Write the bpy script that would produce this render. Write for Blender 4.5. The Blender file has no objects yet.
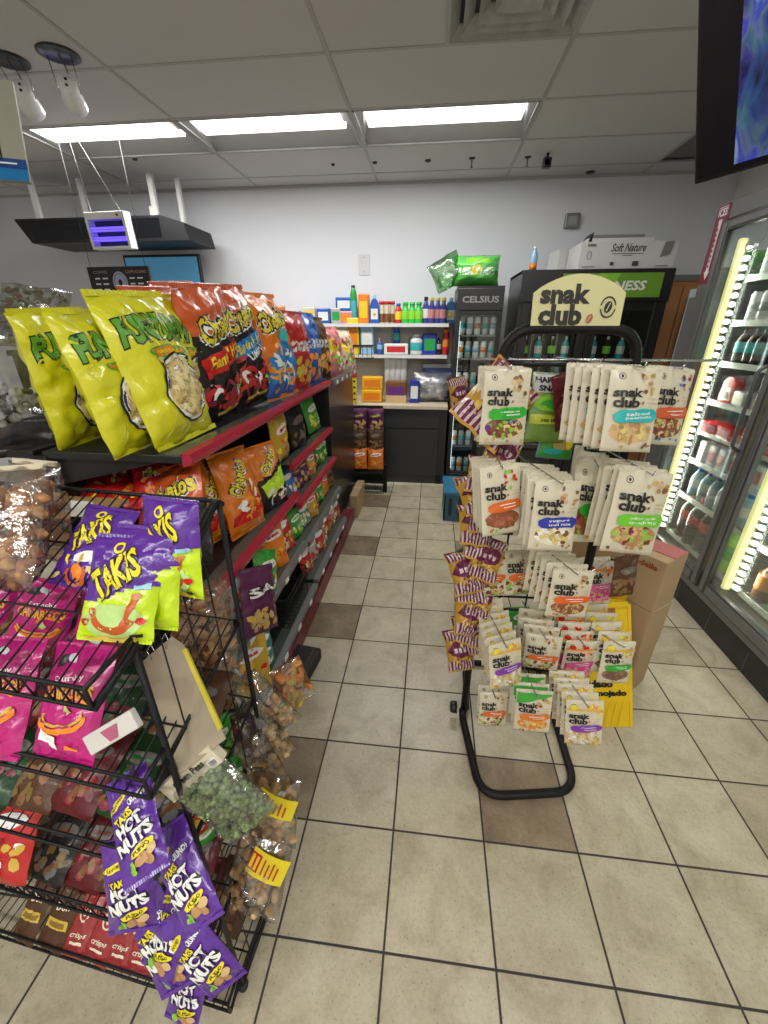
import bpy, bmesh, math, random
from mathutils import Vector, Matrix, Euler, noise
SC = bpy.context.scene
COL = SC.collection
rnd = random.Random(7)
R = math.radians

# ------------------------------------------------------------------ objects
def tag(o, label=None, cat=None, group=None, kind=None):
    if label: o['label'] = label
    if cat: o['category'] = cat
    if group: o['group'] = group
    if kind: o['kind'] = kind
    return o

def link(name, me, parent=None, loc=None, rot=None):
    o = bpy.data.objects.new(name, me)
    COL.objects.link(o)
    if parent: o.parent = parent
    if loc is not None: o.location = loc
    if rot is not None: o.rotation_euler = rot
    return o

def thing(name, label, cat, loc=(0, 0, 0), rot=(0, 0, 0), group=None):
    return tag(link(name, None, None, loc, rot), label, cat, group)

def copy_tree(o, parent=None):
    c = o.copy(); COL.objects.link(c); c.parent = parent
    for ch in KIDS.get(o.name, []):
        copy_tree(ch, c)
    return c
KIDS = {}
def reg(root):
    """remember the children of a thing so that copy_tree can copy them"""
    for ch in [x for x in bpy.data.objects if x.parent == root]:
        KIDS.setdefault(root.name, []).append(ch); reg(ch)
    return root

# ------------------------------------------------------------------ materials
MATS = {}
def mat(name, col, rough=.5, metal=0, bump=0, bscale=40, var=.06, vscale=8, coat=0, emit=0, trans=0, spec=.5, ecol=None, aniso=None):
    if name in MATS: return MATS[name]
    m = bpy.data.materials.new(name); m.use_nodes = True
    nt = m.node_tree; b = nt.nodes['Principled BSDF']
    c = (*col, 1)
    b.inputs['Base Color'].default_value = c
    b.inputs['Roughness'].default_value = rough
    b.inputs['Metallic'].default_value = metal
    b.inputs['Specular IOR Level'].default_value = spec
    if coat: b.inputs['Coat Weight'].default_value = coat; b.inputs['Coat Roughness'].default_value = .12
    tc = nt.nodes.new('ShaderNodeTexCoord')
    if var:
        n = nt.nodes.new('ShaderNodeTexNoise'); n.inputs['Scale'].default_value = vscale; n.inputs['Detail'].default_value = 3
        mx = nt.nodes.new('ShaderNodeMix'); mx.data_type = 'RGBA'
        mx.inputs['A'].default_value = tuple(x * (1 - var) for x in col) + (1,)
        mx.inputs['B'].default_value = tuple(min(1, x * (1 + var)) for x in col) + (1,)
        nt.links.new(tc.outputs['Object'], n.inputs['Vector'])
        nt.links.new(n.outputs['Fac'], mx.inputs['Factor']); nt.links.new(mx.outputs['Result'], b.inputs['Base Color'])
    if bump:
        n = nt.nodes.new('ShaderNodeTexNoise'); n.inputs['Scale'].default_value = bscale; n.inputs['Detail'].default_value = 4
        bp = nt.nodes.new('ShaderNodeBump'); bp.inputs['Strength'].default_value = bump; bp.inputs['Distance'].default_value = .01
        nt.links.new(tc.outputs['Object'], n.inputs['Vector'])
        nt.links.new(n.outputs['Fac'], bp.inputs['Height']); nt.links.new(bp.outputs['Normal'], b.inputs['Normal'])
    if emit:
        b.inputs['Emission Color'].default_value = (*(ecol or col), 1); b.inputs['Emission Strength'].default_value = emit
    MATS[name] = m
    return m

def film(name, tint=(1, 1, 1), gloss=.12, rough=.2, bump=.35, bscale=30):
    """thin clear plastic: mostly see-through with glossy wrinkles"""
    if name in MATS: return MATS[name]
    m = bpy.data.materials.new(name); m.use_nodes = True
    nt = m.node_tree; nt.nodes.remove(nt.nodes['Principled BSDF']); out = nt.nodes['Material Output']
    t = nt.nodes.new('ShaderNodeBsdfTransparent'); t.inputs['Color'].default_value = (*tint, 1)
    g = nt.nodes.new('ShaderNodeBsdfGlossy'); g.inputs['Roughness'].default_value = rough
    tc = nt.nodes.new('ShaderNodeTexCoord')
    n = nt.nodes.new('ShaderNodeTexNoise'); n.inputs['Scale'].default_value = bscale; n.inputs['Detail'].default_value = 3
    bp = nt.nodes.new('ShaderNodeBump'); bp.inputs['Strength'].default_value = bump; bp.inputs['Distance'].default_value = .01
    nt.links.new(tc.outputs['Object'], n.inputs['Vector']); nt.links.new(n.outputs['Fac'], bp.inputs['Height']); nt.links.new(bp.outputs['Normal'], g.inputs['Normal'])
    lw = nt.nodes.new('ShaderNodeLayerWeight'); lw.inputs['Blend'].default_value = .35
    ma = nt.nodes.new('ShaderNodeMath'); ma.operation = 'MULTIPLY_ADD'; ma.inputs[1].default_value = .5; ma.inputs[2].default_value = gloss; ma.use_clamp = True
    nt.links.new(lw.outputs['Fresnel'], ma.inputs[0])
    mix = nt.nodes.new('ShaderNodeMixShader')
    nt.links.new(ma.outputs[0], mix.inputs['Fac']); nt.links.new(t.outputs[0], mix.inputs[1]); nt.links.new(g.outputs[0], mix.inputs[2])
    nt.links.new(mix.outputs[0], out.inputs['Surface'])
    MATS[name] = m
    return m

def foil(name, col, rough=.3):            # printed snack foil
    dk = max(col) < .17
    return mat('foil_' + name, col, rough + (.15 if dk and col[2] < .15 else 0), 0, .55, 26, .10, 5, coat=.12 if dk else .40, spec=.3 if dk else .5)
def ink(name, col, rough=.4):
    return mat('ink_' + name, col, rough, 0, 0, 1, .05, 20)
def emis(name, col, s):
    if name in MATS: return MATS[name]
    m = bpy.data.materials.new(name); m.use_nodes = True
    nt = m.node_tree; b = nt.nodes['Principled BSDF']
    b.inputs['Base Color'].default_value = (*col, 1)
    b.inputs['Emission Color'].default_value = (*col, 1); b.inputs['Emission Strength'].default_value = s
    MATS[name] = m; return m

# ------------------------------------------------------------------ mesh builder
class MB:
    def __init__(s): s.v = []; s.f = []; s.m = []; s.mats = []; s.sm = []
    def mi(s, m):
        if m not in s.mats: s.mats.append(m)
        return s.mats.index(m)
    def add(s, vs, fs, m, smooth=False, M=None):
        o = len(s.v); k = s.mi(m)
        s.v += [tuple(M @ Vector(v)) if M else tuple(v) for v in vs]
        for f in fs: s.f.append(tuple(o + i for i in f)); s.m.append(k); s.sm.append(smooth)
        return s
    def box(s, x0, x1, y0, y1, z0, z1, m, bev=0, M=None):
        if bev:
            bm = bmesh.new(); bmesh.ops.create_cube(bm, size=1)
            for v in bm.verts: v.co = Vector(((x0 + x1) / 2 + v.co.x * (x1 - x0), (y0 + y1) / 2 + v.co.y * (y1 - y0), (z0 + z1) / 2 + v.co.z * (z1 - z0)))
            bmesh.ops.bevel(bm, geom=bm.edges[:], offset=bev, segments=2, affect='EDGES', profile=.5)
            bm.verts.index_update()
            s.add([v.co[:] for v in bm.verts], [[v.index for v in f.verts] for f in bm.faces], m, False, M); bm.free()
            return s
        vs = [(x0, y0, z0), (x1, y0, z0), (x1, y1, z0), (x0, y1, z0), (x0, y0, z1), (x1, y0, z1), (x1, y1, z1), (x0, y1, z1)]
        return s.add(vs, [(0, 3, 2, 1), (4, 5, 6, 7), (0, 1, 5, 4), (1, 2, 6, 5), (2, 3, 7, 6), (3, 0, 4, 7)], m, False, M)
    def tube(s, pts, r, m, n=8, closed=False, cap=True):
        pts = [Vector(p) for p in pts]; N = len(pts); rings = []; up = None
        for i, p in enumerate(pts):
            if closed: t = (pts[(i + 1) % N] - pts[i - 1]).normalized()
            else: t = (pts[min(i + 1, N - 1)] - pts[max(i - 1, 0)]).normalized()
            if up is None:
                up = Vector((0, 0, 1)) if abs(t.z) < .9 else Vector((1, 0, 0))
            a = t.cross(up)
            if a.length < 1e-6: a = t.orthogonal()
            a.normalize(); b = t.cross(a).normalized(); up = -b if False else a.cross(t).normalized()
            rr = r[i] if isinstance(r, (list, tuple)) else r
            rings.append([p + (a * math.cos(2 * math.pi * k / n) + b * math.sin(2 * math.pi * k / n)) * rr for k in range(n)])
        vs = [v for rg in rings for v in rg]; fs = []
        for i in range(N if closed else N - 1):
            j = (i + 1) % N
            for k in range(n):
                fs.append((i * n + k, i * n + (k + 1) % n, j * n + (k + 1) % n, j * n + k))
        if cap and not closed: fs += [tuple(range(n))[::-1], tuple((N - 1) * n + k for k in range(n))]
        return s.add(vs, fs, m, True)
    def lathe(s, prof, m, n=14, c=(0, 0, 0), M=None):
        vs = []; fs = []
        for r, z in prof:
            for k in range(n):
                a = 2 * math.pi * k / n; vs.append((c[0] + r * math.cos(a), c[1] + r * math.sin(a), c[2] + z))
        for i in range(len(prof) - 1):
            for k in range(n):
                fs.append((i * n + k, i * n + (k + 1) % n, (i + 1) * n + (k + 1) % n, (i + 1) * n + k))
        if prof[0][0] > 1e-5: fs.append(tuple(range(n))[::-1])
        if prof[-1][0] > 1e-5: fs.append(tuple((len(prof) - 1) * n + k for k in range(n)))
        return s.add(vs, fs, m, True, M)
    def blob(s, c, r, m, M=None, sub=1, jit=.15, rot=None):
        bm = bmesh.new(); bmesh.ops.create_icosphere(bm, subdivisions=sub, radius=1)
        rm = (rot or Euler((rnd.random() * 6, rnd.random() * 6, rnd.random() * 6))).to_matrix()
        bm.verts.index_update()
        vs = []
        for v in bm.verts:
            q = v.co * (1 + rnd.uniform(-jit, jit)); q = Vector((q.x * r[0], q.y * r[1], q.z * r[2])); vs.append(Vector(c) + rm @ q)
        s.add(vs, [[v.index for v in f.verts] for f in bm.faces], m, True, M); bm.free(); return s
    def prism(s, poly, y0, y1, m, M=None):
        """poly in (x,z); extruded along y from y0 to y1"""
        n = len(poly); vs = [(x, y0, z) for x, z in poly] + [(x, y1, z) for x, z in poly]
        fs = [tuple(range(n)), tuple(range(2 * n - 1, n - 1, -1))] + [(i, n + i, n + (i + 1) % n, (i + 1) % n) for i in range(n)]
        return s.add(vs, fs, m, False, M)
    def mesh(s, name):
        me = bpy.data.meshes.new(name); me.from_pydata(s.v, [], s.f)
        for m in s.mats: me.materials.append(m)
        me.polygons.foreach_set('material_index', s.m); me.polygons.foreach_set('use_smooth', s.sm)
        me.update(); return me
    def build(s, name, parent=None, loc=None, rot=None):
        return link(name, s.mesh(name), parent, loc, rot)

def rpath(pts, r, seg=5):
    """polyline with rounded corners"""
    pts = [Vector(p) for p in pts]; out = [pts[0]]
    for i in range(1, len(pts) - 1):
        a, b, c = pts[i - 1], pts[i], pts[i + 1]
        u = (a - b).normalized(); w = (c - b).normalized()
        rr = min(r, (a - b).length * .45, (c - b).length * .45)
        p, q = b + u * rr, b + w * rr
        for k in range(seg + 1):
            t = k / seg; out.append((1 - t) ** 2 * p + 2 * t * (1 - t) * b + t * t * q)
    out.append(pts[-1]); return out

# ------------------------------------------------------------------ printed artwork: flat 2-D shapes, later wrapped onto a surface
_tx = {}
def text2d(s, bold=.0, shear=0, spacing=1.0):
    key = (s, bold, shear, spacing)
    if key in _tx: return _tx[key]
    cu = bpy.data.curves.new('txt', 'FONT'); cu.body = s; cu.size = 1; cu.offset = bold; cu.shear = shear; cu.resolution_u = 2
    cu.space_character = spacing; cu.space_line = .78; cu.align_x = 'CENTER'
    o = bpy.data.objects.new('txt', cu); COL.objects.link(o)
    dg = bpy.context.evaluated_depsgraph_get(); me = bpy.data.meshes.new_from_object(o.evaluated_get(dg))
    vs = [(v.co.x, v.co.y) for v in me.vertices]; fs = [tuple(p.vertices) for p in me.polygons]
    bpy.data.objects.remove(o); bpy.data.curves.remove(cu); bpy.data.meshes.remove(me)
    if not vs: _tx[key] = ([], []); return _tx[key]
    x0 = min(v[0] for v in vs); x1 = max(v[0] for v in vs); y0 = min(v[1] for v in vs); y1 = max(v[1] for v in vs)
    vs = [((v[0] - (x0 + x1) / 2) / (x1 - x0), (v[1] - (y0 + y1) / 2) / (y1 - y0)) for v in vs]
    _tx[key] = (vs, fs); return _tx[key]

class Art:
    """list of coloured shapes, unit = metres on the face, origin at the face centre, later ones on top"""
    def __init__(s): s.L = []; s.lv = 0
    def poly(s, pts, m, up=1): s.lv += up; s.L.append((list(pts), [tuple(range(len(pts)))], m, s.lv)); return s
    def rect(s, x0, y0, x1, y1, m, rot=0, up=1):
        cx, cy = (x0 + x1) / 2, (y0 + y1) / 2; ca, sa = math.cos(R(rot)), math.sin(R(rot))
        return s.poly([(cx + (x - cx) * ca - (y - cy) * sa, cy + (x - cx) * sa + (y - cy) * ca) for x, y in ((x0, y0), (x1, y0), (x1, y1), (x0, y1))], m, up)
    def ell(s, cx, cy, rx, ry, m, n=20, rot=0, a0=0, a1=360, up=1, jit=0):
        ca, sa = math.cos(R(rot)), math.sin(R(rot)); p = []
        full = a1 - a0 >= 360
        for k in range(n if full else n + 1):
            a = R(a0 + (a1 - a0) * k / n); j = 1 + rnd.uniform(-jit, jit); x, y = rx * math.cos(a) * j, ry * math.sin(a) * j
            p.append((cx + x * ca - y * sa, cy + x * sa + y * ca))
        return s.poly(p, m, up)
    def ring(s, cx, cy, rx, ry, w, m, n=16, rot=0, a0=0, a1=360):
        ca, sa = math.cos(R(rot)), math.sin(R(rot)); vs = []; fs = []
        for k in range(n + 1):
            a = R(a0 + (a1 - a0) * k / n)
            for q in (1, -1):
                x, y = (rx + q * w / 2) * math.cos(a), (ry + q * w / 2) * math.sin(a)
                vs.append((cx + x * ca - y * sa, cy + x * sa + y * ca))
        for k in range(n): fs.append((2 * k, 2 * k + 1, 2 * k + 3, 2 * k + 2))
        s.lv += 1; s.L.append((vs, fs, m, s.lv)); return s
    def brush(s, cx, cy, w, h, m, rot=0):
        """paint-stroke blob with ragged ends"""
        n = 9; top = []; bot = []
        for k in range(n + 1):
            x = -w / 2 + w * k / n; e = .5 if k in (0, n) else 1
            top.append((x, h / 2 * e * rnd.uniform(.88, 1.08))); bot.append((x, -h / 2 * e * rnd.uniform(.88, 1.08)))
        p = bot + top[::-1]; ca, sa = math.cos(R(rot)), math.sin(R(rot))
        return s.poly([(cx + x * ca - y * sa, cy + x * sa + y * ca) for x, y in p], m)
    def text(s, t, cx, cy, w, h, m, rot=0, bold=.02, shear=0, spacing=1.0, out=None, ow=.05, arch=0):
        def put(bd, mm, kx=1.0, ky=1.0):
            vs, fs = text2d(t, bd, shear, spacing); ca, sa = math.cos(R(rot)), math.sin(R(rot)); q = []
            for x, y in vs:
                x *= w * kx; y = y * h * ky + arch * (1 - (2 * x / w) ** 2); q.append((cx + x * ca - y * sa, cy + x * sa + y * ca))
            s.lv += 1; s.L.append((q, fs, mm, s.lv))
        if out: put(bold + ow, out, 1 + ow * 1.2 / max(1, len(t) * .35), 1 + ow * 2.2)
        put(bold, m)
        return s
    def dots(s, n, x0, y0, x1, y1, r, mats_, inside=None, asp=.6):
        s.lv += 1; base = s.lv
        for i in range(n):
            for _ in range(20):
                x, y = rnd.uniform(x0, x1), rnd.uniform(y0, y1)
                if inside is None or inside(x, y): break
            s.lv = base + i % 3
            s.ell(x, y, r * rnd.uniform(.7, 1.2), r * asp * rnd.uniform(.7, 1.2), rnd.choice(mats_), 7, rnd.uniform(0, 180), up=0, jit=.15)
        s.lv = base + 3; return s

def put_art(mb, art, surf, maxlen, eps=.0004, M=None):
    """wrap artwork on surf(x,y)->(point, normal)"""
    for vs, fs, m, lv in art.L:
        bm = bmesh.new(); bv = [bm.verts.new((x, y, 0)) for x, y in vs]
        for f in fs:
            try: bm.faces.new([bv[i] for i in f])
            except ValueError: pass
        bmesh.ops.triangulate(bm, faces=bm.faces[:])
        for _ in range(5):
            es = [e for e in bm.edges if e.calc_length() > maxlen]
            if not es: break
            bmesh.ops.subdivide_edges(bm, edges=es, cuts=1); bmesh.ops.triangulate(bm, faces=bm.faces[:])
        bm.normal_update(); bm.verts.index_update(); out = []
        for v in bm.verts:
            p, nn = surf(v.co.x, v.co.y); out.append(p + nn * eps * (lv + 1))
        ff = []
        for f in bm.faces:
            idx = [v.index for v in f.verts]
            ff.append(idx if f.normal.z > 0 else idx[::-1])
        mb.add(out, ff, m, True, M); bm.free()

FLATF = lambda y=0.0: (lambda a, b: (Vector((a, y, b)), Vector((0, -1, 0))))   # face looking to -y, x right, z up

# ------------------------------------------------------------------ bags
def bag_mesh(name, w, h, t, base, art=None, seed=0, seal=.06, wr=1.0, back=None, nx=18, nz=26, pinch=.05, zones=None, bottom_flat=False, maxlen=None, tilt=0, seals=True, eps=.0004):
    """pillow bag; origin at the bottom centre, front looks to -y. returns mesh"""
    sd = Vector((seed * 3.7, seed * 1.3, seed * 7.1))
    def prof(u, v):
        a = max(0, 1 - abs(u) ** 2.4) ** .62
        vb = max(0, 1 - ((abs(v) / (1 - seal)) ** 3 if abs(v) < 1 - seal else 1))
        if bottom_flat and v < 0: vb = max(0, 1 - (abs(v) / (1 - seal * .4)) ** 7) if abs(v) < 1 - seal * .4 else 0
        return a * vb ** .7
    def fp(u, v, side):
        p = prof(u, v)
        e = 1 - min(1, (1 - abs(v)) / .45)
        fold = math.sin(u * 9 + seed * 2 + 2.2 * noise.noise(Vector((u * 2, v * 2, seed)))) * e * (1 - .3 * abs(u))
        n1 = noise.noise(Vector((u * 2.2, v * 3, side * 2.0)) + sd); n2 = noise.noise(Vector((u * 5, v * 7, side * 4.0)) + sd)
        cr = 1 - abs(noise.noise(Vector((u * 3.1, v * 3.7, 5 + side)) + sd)) * 2
        k = w * wr * (.25 + .75 * min(1, p * 2)); rg = 1 - abs(noise.noise(Vector((u * 1.7 + v * 1.1, v * 2.3 - u, 11 + side)) + sd)) * 2; rg2 = 1 - abs(noise.noise(Vector((u * 4.5 - v * 2, v * 5 + u * 2, 15 + side)) + sd)) * 2
        d = t / 2 * p + k * (.022 * n1 + .010 * n2 + .016 * fold * (p > 0) + .012 * cr * min(1, p * 3) - .045 * max(0, rg - .66) / .34 * min(1, p * 3) - .011 * max(0, rg2 - .66) / .34 + .012 * abs(noise.noise(Vector((u * 3 + v, v * 4 - u * 2, 31 + side)) + sd)))
        if p <= 0: d = .0006 + (w * .004 * math.sin(u * 40) if seals else 0) * side * 0
        x = w / 2 * u * (1 - pinch * (1 - v * v)) + w * .012 * wr * noise.noise(Vector((v * 3, u, 9)) + sd)
        z = h / 2 * (v + 1) + h * .012 * wr * noise.noise(Vector((u * 2, v, 3)) + sd) * abs(v)
        yb = w * wr * .03 * noise.noise(Vector((u * 1.3, v * 1.6, 20)) + sd) * (1 - p) + w * wr * .018 * math.sin(u * 7 + seed) * e ** 2
        edge = 1 if abs(u) < .999 else 0
        return Vector((x, (-d * edge if side > 0 else d * edge) + yb, z))
    P = {s: [[fp(-1 + 2 * i / nx, -1 + 2 * j / nz, s) for i in range(nx + 1)] for j in range(nz + 1)] for s in (1, -1)}
    mb = MB()
    W = nx + 1
    for s in (1, -1):
        vs = [p for r in P[s] for p in r]; groups = {}
        for j in range(nz):
            v = -1 + 2 * (j + .5) / nz
            for i in range(nx):
                q = (j * W + i, j * W + i + 1, (j + 1) * W + i + 1, (j + 1) * W + i)
                m = base
                if zones:
                    u = -1 + 2 * (i + .5) / nx
                    m = zones(u, v, s) or base
                if s < 0 and back: m = back
                groups.setdefault(m, []).append(q if s > 0 else q[::-1])
        o = len(mb.v); mb.v += [tuple(p) for p in vs]
        for m, fs in groups.items():
            k = mb.mi(m)
            for f in fs: mb.f.append(tuple(o + i for i in f)); mb.m.append(k); mb.sm.append(True)
    # close rim
    o2 = W * (nz + 1); k = mb.mi(base)
    for i in range(nx):
        mb.f.append((i, o2 + i, o2 + i + 1, i + 1)); mb.m.append(k); mb.sm.append(False)
        a = nz * W + i; mb.f.append((a, a + 1, o2 + a + 1, o2 + a)); mb.m.append(k); mb.sm.append(False)
    if art:
        G = P[1]
        def surf(x, y):
            # invert by treating (x,y) as proportional coordinates
            fu = min(max((x / (w / 2) + 1) / 2 * nx, 0), nx - 1e-6); fv = min(max((y / (h / 2) + 1) / 2 * nz, 0), nz - 1e-6)
            i, j = int(fu), int(fv); a, b = fu - i, fv - j
            p00, p10, p11, p01 = G[j][i], G[j][i + 1], G[j + 1][i + 1], G[j + 1][i]
            # same split as the quad triangulation
            p = p00 * (1 - a) * (1 - b) + p10 * a * (1 - b) + p11 * a * b + p01 * (1 - a) * b
            n = (p10 - p00 + p11 - p01).cross(p01 - p00 + p11 - p10)
            n = n.normalized() if n.length > 1e-12 else Vector((0, -1, 0))
            return p, n
        put_art(mb, art, surf, maxlen or w / nx * 1.1, eps)
    return mb.mesh(name)

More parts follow.
